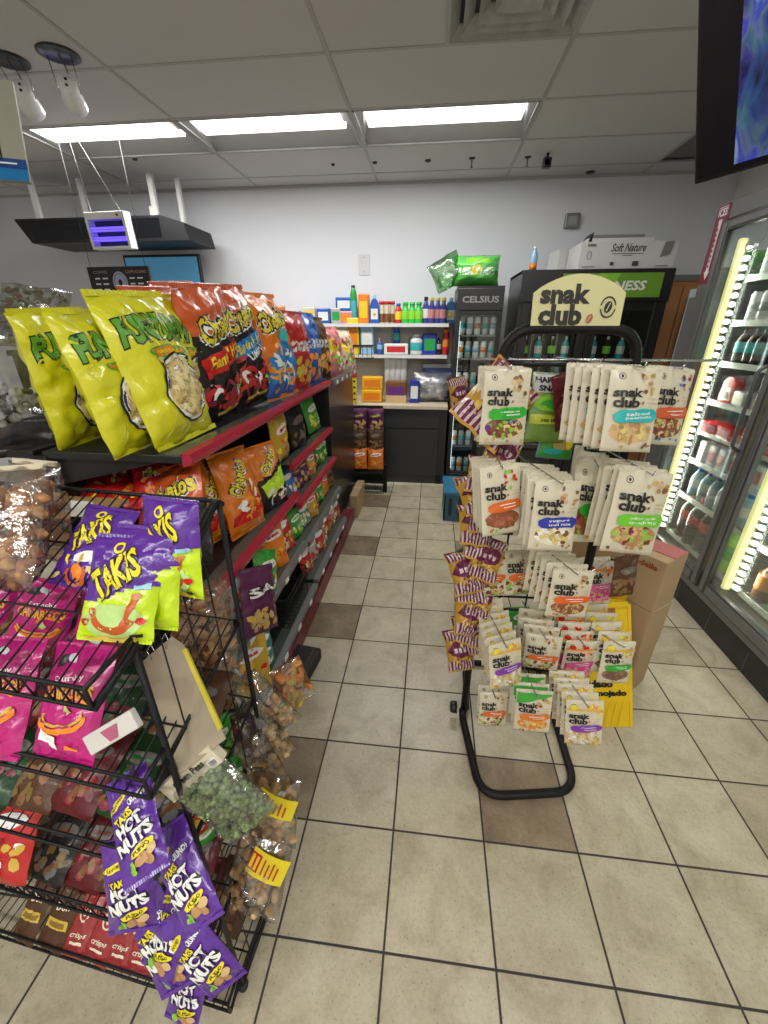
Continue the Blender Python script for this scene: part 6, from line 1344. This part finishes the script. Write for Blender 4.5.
# peak sign
sg = thing('header_sign', 'round-topped cream header sign with bold black lettering on the display rack', 'sign', (.398, 1.335, 1.607), (R(-4), 0, R(4))); sg.scale = (.84, 1, .98)
pts = [(-.148, 0), (.148, 0), (.150, .085)] + [(.150 - .30 * k / 14, .085 + .048 * math.sin(math.pi * k / 14) ** .8) for k in range(1, 14)] + [(-.150, .085)]
b = MB().prism(pts, 0, .006, mat('sign_cream', (.70, .66, .34), .5)); a = Art(); nk = I('sign_black', (.015, .012, .01))
a.text('snak', -.045, .082, .165, .052, nk, bold=.05).text('club', -.055, .028, .145, .056, nk, bold=.05).ell(.043, .018, .010, .014, I('sign_nut', (.38, .12, .06)), 12, -35).rect(.040, .008, .042, .028, b.mats[0], -35)
a.ring(.098, .048, .024, .026, .004, nk, 22, 0, 10, 170).ring(.098, .048, .024, .026, .004, nk, 22, 0, 190, 350).ell(.098, .048, .012, .016, nk, 14, -25).rect(.0965, .036, .0995, .060, b.mats[0], -25)
put_art(b, a, FLATF(), 1, .0005); b.build('panel', sg); MB().box(-.10, .10, .006, .012, -.015, .03, M_black).build('bracket', sg)

F_pch = mat('pouch_cream', (.68, .62, .47), .42, 0, .2, 30, .06, 5, coat=.2)
def art_pouch(w, h, bc, txt, food, deco, style=0, seal=True, fy=-.26):
    a = Art(); s = w / .13
    cx = -.008 * s
    if seal: a.ring(-.038 * s, h * .385, .0075 * s, .0075 * s, .0016 * s, k_blk, 12).ell(-.038 * s, h * .385, .003 * s, .004 * s, k_blk, 7)
    # food window
    if style == 0:
        a.ell(0, h * fy, w * .42, h * .135, food[0], 22)
        cxm, rx, ry = 0, w * .39, h * .12
        a.dots(46, -rx, h * fy - ry, rx, h * fy + ry, .0085 * s, food, inside=lambda x, y: (x / rx) ** 2 + ((y - h * fy) / ry) ** 2 < 1, asp=.75)
    elif style == 1:
        a.dots(60, -w * .44, -h * .44, w * .44, -h * .06, .0085 * s, food, asp=.75)
    elif style == 2:
        a.rect(-w * .42, -h * .40, w * .42, -h * .08, food[0]); a.dots(30, -w * .38, -h * .38, w * .38, -h * .10, .008 * s, food, asp=.75)
    a.dots(9, w * .05, h * .18, w * .42, h * .42, .007 * s, deco, asp=.8)
    a.dots(4, -w * .40, -h * .44, w * .42, -h * .40, .005 * s, deco, asp=.8)
    a.text('snak', cx - .012 * s, h * .20, .070 * s, .021 * s, nk, bold=.04).text('club', cx - .015 * s, h * .085, .062 * s, .024 * s, nk, bold=.04).ell(cx + .023 * s, h * .085, .003 * s, .004 * s, I('sign_nut', (.38, .12, .06)), 8, -30)
    for k in range(2): a.rect(w * .22, h * (.13 - .045 * k), w * .40, h * (.137 - .045 * k), k_tan)
    a.brush(w * .04, -h * .07, w * .82, h * .15, bc, 4)
    if txt[0]: a.text(txt[0], w * .06, -h * .045, w * .46, h * .036, k_wht, rot=4, bold=.02).text(txt[1], w * .08, -h * .093, w * .50, h * .038, k_wht, rot=4, bold=.02)
    else: a.rect(-w * .12, -h * .054, w * .30, -h * .042, k_wht, 4).rect(-w * .02, -h * .095, w * .30, -h * .083, k_wht, 4)
    return a
DEC = [k_nut, k_tan, k_brn, k_nutl]
PK = {
 'green_seed': ((.03, .42, .03), ('', ''), [k_brn, k_lgrn, k_beige, k_maroon, k_pur], 0), 'teal_peanut': ((.02, .45, .45), ('salted', 'peanuts'), [k_nutl, k_tan, k_beige, k_nut], 0), 'rust_trail': ((.62, .10, .03), ('', ''), [k_brn, k_tan, k_maroon, k_beige], 0),
 'orange_strip': ((.72, .14, .02), ('', ''), [I('jerky', (.32, .08, .04)), k_brn, I('jerky2', (.42, .14, .07))], 0), 'navy_yogurt': ((.02, .035, .35), ('yogurt', 'trail mix'), [k_cream, k_brn, k_beige, k_tan, k_wht], 0), 'green_gummy': ((.03, .36, .03), ('', ''), [I('jerky', (.32, .08, .04)), k_nut, k_maroon, k_lgrn], 2),
 'lime_mix': ((.16, .58, .03), ('mixed style', 'crunch mix'), [k_nut, k_tan, k_skin, k_nutl, k_lgrn, k_maroon], 0), 'orange_trail': ((.72, .14, .02), ('', ''), [k_brn, k_cream, k_lgrn, k_tan, k_maroon], 1), 'orange_choc': ((.78, .12, .02), ('', ''), [k_brn, I('jerky', (.32, .08, .04)), k_tan], 0),
 'pink_mix': ((.62, .10, .28), ('', ''), [k_pnk, k_tan, k_skin, I('rose', (.62, .30, .34))], 2), 'purple_mix': ((.22, .04, .40), ('', ''), [k_beige, k_tan, k_wht, k_nutl], 1), 'green_raisin': ((.03, .42, .03), ('', ''), [I('raisin', (.20, .10, .07)), I('raisin2', (.30, .17, .11))], 0), 'green_top': ((.72, .20, .03), ('', ''), [k_org, k_nutl, k_nut, k_beige], 0),
}
SP = {}
def pouch_mesh(kind, w, h, v=0):
    key = (kind, w, v)
    if key in SP: return SP[key]
    c, txt, food, style = PK[kind]; bc = I('brush_' + kind, c)
    deco = {'orange_strip': [k_red, k_red, k_lgrn], 'green_gummy': [k_red, k_lgrn, k_yel, k_org], 'rust_trail': [k_blu, k_maroon, k_tan], 'purple_mix': [k_yel, k_org], 'green_raisin': [k_yel, k_gold], 'pink_mix': [k_red, k_org]}.get(kind, DEC)
    a = art_pouch(w, h, bc, txt, food, deco, style)
    if kind in ('purple_mix', 'green_raisin', 'pink_mix'): a.rect(-w * .46, h * .30, w * .46, h * .345, I('stripe_yel', (.70, .42, .06)) if kind != 'pink_mix' else k_org).ell(-w * .30, h * .37, w * .1, h * .05, k_yel if kind != 'pink_mix' else k_red, 12)
    if kind == 'green_top': a.poly([(-w * .46, h * .22), (w * .46, h * .42), (w * .46, h * .46), (-w * .46, h * .46)], k_grn)
    z = None
    SP[key] = (bag_mesh(kind + '_pouch', w, h, w * .17, F_pch, a, seed=len(SP) % 13 + v, nx=12, nz=18, wr=.55, pinch=.02, bottom_flat=True, seal=.05, eps=.00028), crimp_mesh('top_seal', w * .97, h * .035, F_pch, 1, 24)); return SP[key]
NAMEC = {'green_seed': 'green banded seed mix', 'teal_peanut': 'teal banded salted peanut', 'rust_trail': 'rust red banded trail mix', 'orange_strip': 'orange banded dried strip', 'navy_yogurt': 'navy banded yogurt mix', 'green_gummy': 'green banded gummy', 'lime_mix': 'large lime green banded', 'orange_trail': 'orange banded trail mix', 'orange_choc': 'bright orange banded nut', 'pink_mix': 'pink banded candy mix', 'purple_mix': 'purple banded mix', 'green_raisin': 'green banded raisin', 'green_top': 'green-topped nut'}
def pouch_row(pid, kind, where, n=1, step=(-.004, .026, 0), h0=None, dz=0, hook=True):
    p = POSE[pid]; w, h = p[7], p[8]
    rng = random.Random(hash(pid) % 1000 if False else sum(map(ord, pid)) * 7)
    M_ = Euler(p[3:6]).to_matrix(); s = p[6]
    for i in range(n):
        me, seal = pouch_mesh(kind, w, h, i % 2 if n > 1 else 0)
        rot = (p[3] + (rng.uniform(-.04, .04) if i else 0), p[4] + (rng.uniform(-.03, .03) if i else 0), p[5] + (rng.uniform(-.06, .06) if i else 0))
        lab = '%s pouch, %s%s' % (NAMEC[kind], where, '' if n == 1 else (', frontmost' if i == 0 else ', %s behind the front' % ('first', 'second', 'third', 'fourth', 'fifth', 'sixth', 'seventh')[i - 1]))
        o = link('snack_pouch', me, None, (p[0] + step[0] * i, p[1] + step[1] * i, p[2] + step[2] * i + dz), rot); o.scale = (s, s, s)
        link('top_seal', seal, o, (0, 0, h * .975)); tag(o, lab, 'snack pouch', 'cream pouches on the display rack')
    top = Vector(p[:3]) + M_ @ Vector((0, 0, h * .945 * s)); yb = 1.345
    if hook:
        hk = MB(); l0 = Vector((-.41, -1.34, 0)); dxb = min(.60, max(.205, top.x + step[0] * (yb - top.y) / .026))
        hk.tube([Vector((dxb, yb, top.z + .015)) + l0, Vector((top.x, top.y - .03, top.z + .012)) + l0, Vector((top.x, top.y - .035, top.z + .024)) + l0], .0024, M_silver, 6); hk.build('hook', PR)
pouch_row('s1', 'green_seed', 'at the top left of the rack', 3)
pouch_row('s2', 'teal_peanut', 'top row right of centre', 6, (-.0125, .026, -.001))
pouch_row('s3', 'rust_trail', 'top right of the rack', 2)
pouch_row('s5', 'orange_strip', 'at the left of the second row', 4, (-.006, .03, 0))
pouch_row('s6', 'navy_yogurt', 'middle of the second row', 6, (-.008, .028, 0))
pouch_row('s7', 'green_gummy', 'second row behind the navy and lime', 4, (.006, .04, .005))
pouch_row('s8', 'lime_mix', 'at the right of the second row', 4, (-.004, .03, 0))
pouch_row('s9', 'orange_trail', 'leftmost on the third row', 2, (-.01, .03, 0))
pouch_row('s10', 'orange_trail', 'second on the third row', 1)
pouch_row('s11', 'orange_choc', 'middle of the third row', 5, (-.012, .03, .003))
pouch_row('s12', 'pink_mix', 'third row, beside an orange one', 2, (.002, .03, 0))
pouch_row('s14', 'purple_mix', 'at the left of the fourth row', 7, (-.006, .034, .002))
pouch_row('s15', 'orange_trail', 'second on the fourth row', 4, (-.006, .03, .012))
pouch_row('s16', 'pink_mix', 'third on the fourth row', 5, (-.010, .028, .022))
pouch_row('s17', 'green_raisin', 'right end of the fourth row', 6, (-.010, .04, .012))
pouch_row('s18', 'orange_trail', 'at the left of the lowest row', 2)
pouch_row('s19', 'green_top', 'middle of the lowest row', 3, (-.004, .03, .004))
pouch_row('s20', 'purple_mix', 'at the right of the lowest row', 5, (-.008, .028, .004))
# other packets on the rack
p = POSE['s4']; a = Art(); hg = foil('snap_green', (.16, .28, .04), .35)
a.rect(-.062, .045, .062, .096, I('snap_grey', (.50, .52, .52))).text('HARVEST', .0, .080, .115, .017, k_blk, bold=.05).text('SNAPS', -.004, .057, .085, .017, k_blk, bold=.05)
a.ell(0, .015, .055, .024, k_lgrn, 14, jit=.1).ell(-.01, .018, .03, .008, k_grn, 10, 12).ell(.01, .004, .03, .007, k_grn, 10, -8).rect(-.06, -.045, .06, -.018, I('snap_lime', (.50, .58, .05))).text('sea salt', .0, -.032, .06, .012, k_blk)
me = bag_mesh('snap_pouch', .13, .20, .03, hg, a, seed=4, nx=12, nz=16, wr=.8)
o = link('snack_pouch', me, None, p[:3], p[3:6]); tag(o, 'grey and green pouch with bold black lettering between the top pouches', 'snack pouch'); link('top_seal', crimp_mesh('s', .126, .008, F_sil), o, (0, 0, .193))
packet('darkred', 0, (.425, 1.30, 1.33), (R(-4), R(-14), R(30)), 'thin dark red packet hanging right of the grey and green pouch', sc=1.0)
me = bag_mesh('land_pouch', .12, .16, .03, foil('scene_blue', (.18, .30, .42), .35), Art().rect(-.055, -.075, .055, -.02, k_grn).ell(.01, -.03, .03, .02, k_tan, 10, jit=.2).ell(-.01, -.055, .035, .01, k_teal, 10).ell(.04, -.02, .015, .03, k_yel, 10, jit=.2), seed=8, nx=10, nz=12, wr=.7)
tag(link('snack_pouch', me, None, (.395, 1.315, 1.22), (R(-6), R(6), R(10))), 'pouch with a blue and green landscape below the grey and green one', 'snack pouch')
p = POSE['s13']; packet('brown', 0, p[:3], p[3:6], 'colourful brown and yellow packet at the right end of the third row', sc=.95)
packet('green', 0, (.20, 1.30, .78), (R(-30), R(-18), R(30)), 'green packet tucked behind the left pouch on the third row', sc=.7)
packet('green', 0, (.40, 1.29, .50), (R(-50), 0, R(10)), 'green packet lying behind the second pouch of the fourth row', sc=.8)
# stripe-printed purple and gold bags on a side strip
def stripes(u, v, s):
    if abs(v) > .55: return S_pur if int((u + 1) * 7.0 + v) % 2 else S_wht
    return S_yel if (v > .1 or abs(u) > .8) else S_pur
S_pur = foil('stripe_plum', (.14, .015, .06), .3); S_wht = foil('stripe_pale', (.62, .50, .50), .3); S_yel = foil('stripe_gold', (.58, .32, .04), .3)
a = Art()
for s_, y0_, y1_ in ((1, .050, .088), (-1, -.088, -.045)):
    a.rect(-.071, y0_, .071, y1_, S_pur)
    for k in range(9): x = -.066 + .0158 * k; a.poly([(x, y0_), (x + .007, y0_), (x + .007 + .006 * s_, y1_), (x + .006 * s_, y1_)], S_wht, 1 if k == 0 else 0)
a.lv += 1
a.ell(0, .008, .069, .040, S_pur, 14, 6, jit=.08).rect(-.042, -.008, -.026, .012, S_wht, 6).rect(-.018, -.010, -.004, .012, S_wht, 6).rect(.006, -.008, .020, .014, S_wht, 6).rect(.028, -.006, .04, .012, S_wht, 6).dots(8, -.05, -.05, .05, -.03, .010, [k_gold, k_brn], asp=.8)
smes = [bag_mesh('stripe_bag', .15, .19, .10, S_yel, a, seed=30 + k, zones=lambda u, v, s: (S_pur if s < 0 and abs(v) > .5 else S_yel), nx=18, nz=22, wr=1.8, pinch=.12) for k in range(3)]
PR2 = thing('clip_strip', 'thin black strip holding the purple and gold striped bags beside the pouch rack', 'strip', (.155, 1.40, .40))
MB().box(-.008, .008, 0, .003, 0, 1.10, M_blackp).build('strip', PR2)
for i in range(15):
    z = 1.30 - .060 * i; big = i == 0
    loc = (.118, 1.17, 1.33) if big else (.180 + .012 * math.sin(i * 2.1), 1.215 - .015 * math.cos(i * 1.7), z - .06)
    rot = (R(-38), R(40), R(-8)) if big else (R(-50 + 10 * math.sin(i * 1.9)), R(14 * math.sin(i * 1.3) + 6), R(2 + 20 * math.cos(i * 2.3)))
    o = link('striped_bag', smes[i % 3], None, loc, rot); o.scale = (1.2, 1.0, 1.25) if big else (.74, .85, .80)
    link('top_seal', crimp_mesh('seal', .147, .008, S_pur), o, (0, 0, .186)); MB().tube([(0, .02, .16), (0, .06, .19)], .002, M_blackp, 5).build('clip', o)
    tag(o, 'purple and gold striped snack bag, %s of the hanging column' % ('large topmost' if big else '%s from the top' % (ORD + ['eleventh', 'twelfth', 'thirteenth', 'fourteenth', 'fifteenth'])[i]), 'snack bag', 'striped bags in a hanging column')
o = link('striped_bag', smes[1], None, (.195, 1.34, 1.36), (R(-6), R(14), R(0))); tag(o, 'striped bag tops fanning out highest on the left of the pouch rack', 'snack bag'); link('top_seal', crimp_mesh('seal', .147, .008, S_pur), o, (0, 0, .186)); o.scale = (.8, .8, .8)
o = link('striped_bag', smes[2], None, (.105, 1.50, 1.34), (R(-8), R(-10), R(20))); tag(o, 'dark striped bag end hanging left behind the topmost striped bag', 'snack bag'); link('top_seal', crimp_mesh('seal', .147, .008, S_pur), o, (0, 0, .186)); o.scale = (.45, .6, .55)
# cartons and yellow floor sign
bx = thing('cardboard_box', 'open-topped brown carton, upper of the stack behind the pouch rack', 'box', (.985, 1.545, .485), (0, 0, R(38)), 'brown cartons stacked on the floor')
b = MB().box(0, .17, 0, .42, 0, .245, M_card, .004)
a = Art().text('Candella', -.10, .085, .14, .026, I('carton_red', (.28, .06, .03)), bold=.03).ell(-.20, .03, .028, .012, k_blk, 14); put_art(b, a, lambda x, y: (Vector((0, -x, .12 + y)), Vector((-1, 0, 0))), 1, .0006); b.build('carton', bx)
MB().box(.06, .172, -.001, .421, .245, .249, mat('pinkish_flap', (.42, .13, .12), .7), .001).build('flap', bx); MB().box(.16, .1715, .19, .21, 0, .245, mat('clear_tape', (.5, .4, .25), .3)).build('tape_strip', bx)
for k, (z, h, l) in enumerate(((.245, .237, 'brown carton in the middle of the stack behind the pouch rack'), (.0, .242, 'brown carton at the bottom of the stack, on the floor tiles'))):
    t = thing('cardboard_box', l, 'box', (.985 + .005 * k, 1.545, z), (0, 0, R(37 + 3 * k)), 'brown cartons stacked on the floor'); MB().box(0, .165, 0, .41, 0, h, M_card, .004).build('carton', t); MB().box(.16, .1665, .19, .21, 0, h, mat('clear_tape', (.5, .4, .25), .3)).build('tape_strip', t)
p = POSE['wet']; ws = thing('wet_floor_sign', 'yellow folding wet floor sign with black Spanish lettering', 'floor sign', (p[0], p[1], 0), (0, 0, p[5]))
M_wy = mat('sign_yellow', (.78, .52, .01), .4, 0, .05, 40); lean = p[3]
def board(sgn, nm):
    b = MB(); w, h = .14, .62 * p[6]
    b.prism([(-w, 0), (w, 0), (w * .92, h), (-w * .92, h)], -.008, .008, M_wy)
    for s in (-1, 1): b.box(s * w * .95 - .008, s * w * .95 + .008, -.013, .013, 0, h * .98, M_wy, .004)
    b.box(-w * .92, w * .92, -.014, .014, h - .03, h, M_wy, .006)
    if sgn > 0:
        a = Art().text('Cuidado', -.03, -.085, .17, .034, k_blk, bold=.06).text('Piso mojado', .0, -.130, .23, .034, k_blk, bold=.06).rect(.02, .19, .07, .25, I('sign_slot', (.35, .12, .02))).text('11', .105, .26, .02, .02, k_blk)
        for k in range(7): a.rect(-.10 + .03 * k, -.27, -.097 + .03 * k, -.16, mat('sign_yellow_rib', (.62, .40, .01), .5), -14)
        a.poly([(.0, .06), (-.06, .16), (.0, .26), (.012, .26), (-.04, .16), (.014, .06)], k_blk)
        put_art(b, a, lambda x, y: (Vector((x, -.008, h * .5 + y)), Vector((0, -1, 0))), 1, .0007)
    return b
bo = board(1, 'b').build('front_board', ws); bo.rotation_euler = (lean, 0, 0)
hh = .62 * p[6]; yy = -math.sin(lean) * hh
b2_ = board(-1, 'b').build('rear_board', ws); b2_.location = (0, yy + .03 + .09, 0); b2_.rotation_euler = (R(10), 0, 0)
MB().tube([(-.12, yy + .01, hh * math.cos(lean) - .01), (.12, yy + .01, hh * math.cos(lean) - .01)], .012, M_wy, 8).build('hinge', ws)
LE = (46, 50); EXPO = -1.06
# =================================================================== camera, light, colour
cam = bpy.data.cameras.new('camera'); co = bpy.data.objects.new('camera', cam); COL.objects.link(co); SC.camera = co
co.location = (0, 0, CAMZ); co.rotation_euler = (R(90 - 24.33), 0, R(6.35))
cam.sensor_fit = 'VERTICAL'; cam.sensor_height = 24; cam.lens = 410.5 / 1024 * 24; cam.clip_start = .02; cam.clip_end = 60
w = bpy.data.worlds.new('world'); w.use_nodes = True; SC.world = w
w.node_tree.nodes['Background'].inputs[0].default_value = (.75, .82, 1, 1); w.node_tree.nodes['Background'].inputs[1].default_value = .0
for n, (x0, x1, y0, y1) in enumerate(lights):
    l = bpy.data.lights.new('troffer_light', 'AREA'); l.shape = 'RECTANGLE'; l.size = 1.0; l.size_y = .25; l.energy = LE[0] if y0 > 3 else LE[1]; l.color = (1, .985, .955)
    o = bpy.data.objects.new('troffer_light', l); COL.objects.link(o); o.location = ((x0 + x1) / 2, (y0 + y1) / 2 - .15, CEIL + .008)
for k, (y0, y1) in enumerate(doors[:3]):
    l = bpy.data.lights.new('cooler_lamp', 'AREA'); l.shape = 'RECTANGLE'; l.size = 1.7; l.size_y = .03; l.energy = 22; l.color = (.95, 1, .86)
    o = bpy.data.objects.new('cooler_lamp', l); COL.objects.link(o); o.location = (CX + .095, y1 - .11, 1.17)
    o.rotation_euler = Vector((.45, -1, 0)).to_track_quat('-Z', 'X').to_euler()
vs = SC.view_settings; vs.view_transform = 'Standard'; vs.look = 'None'; vs.gamma = 1; vs.use_curve_mapping = False; vs.exposure = EXPO
SC.display_settings.display_device = 'sRGB'
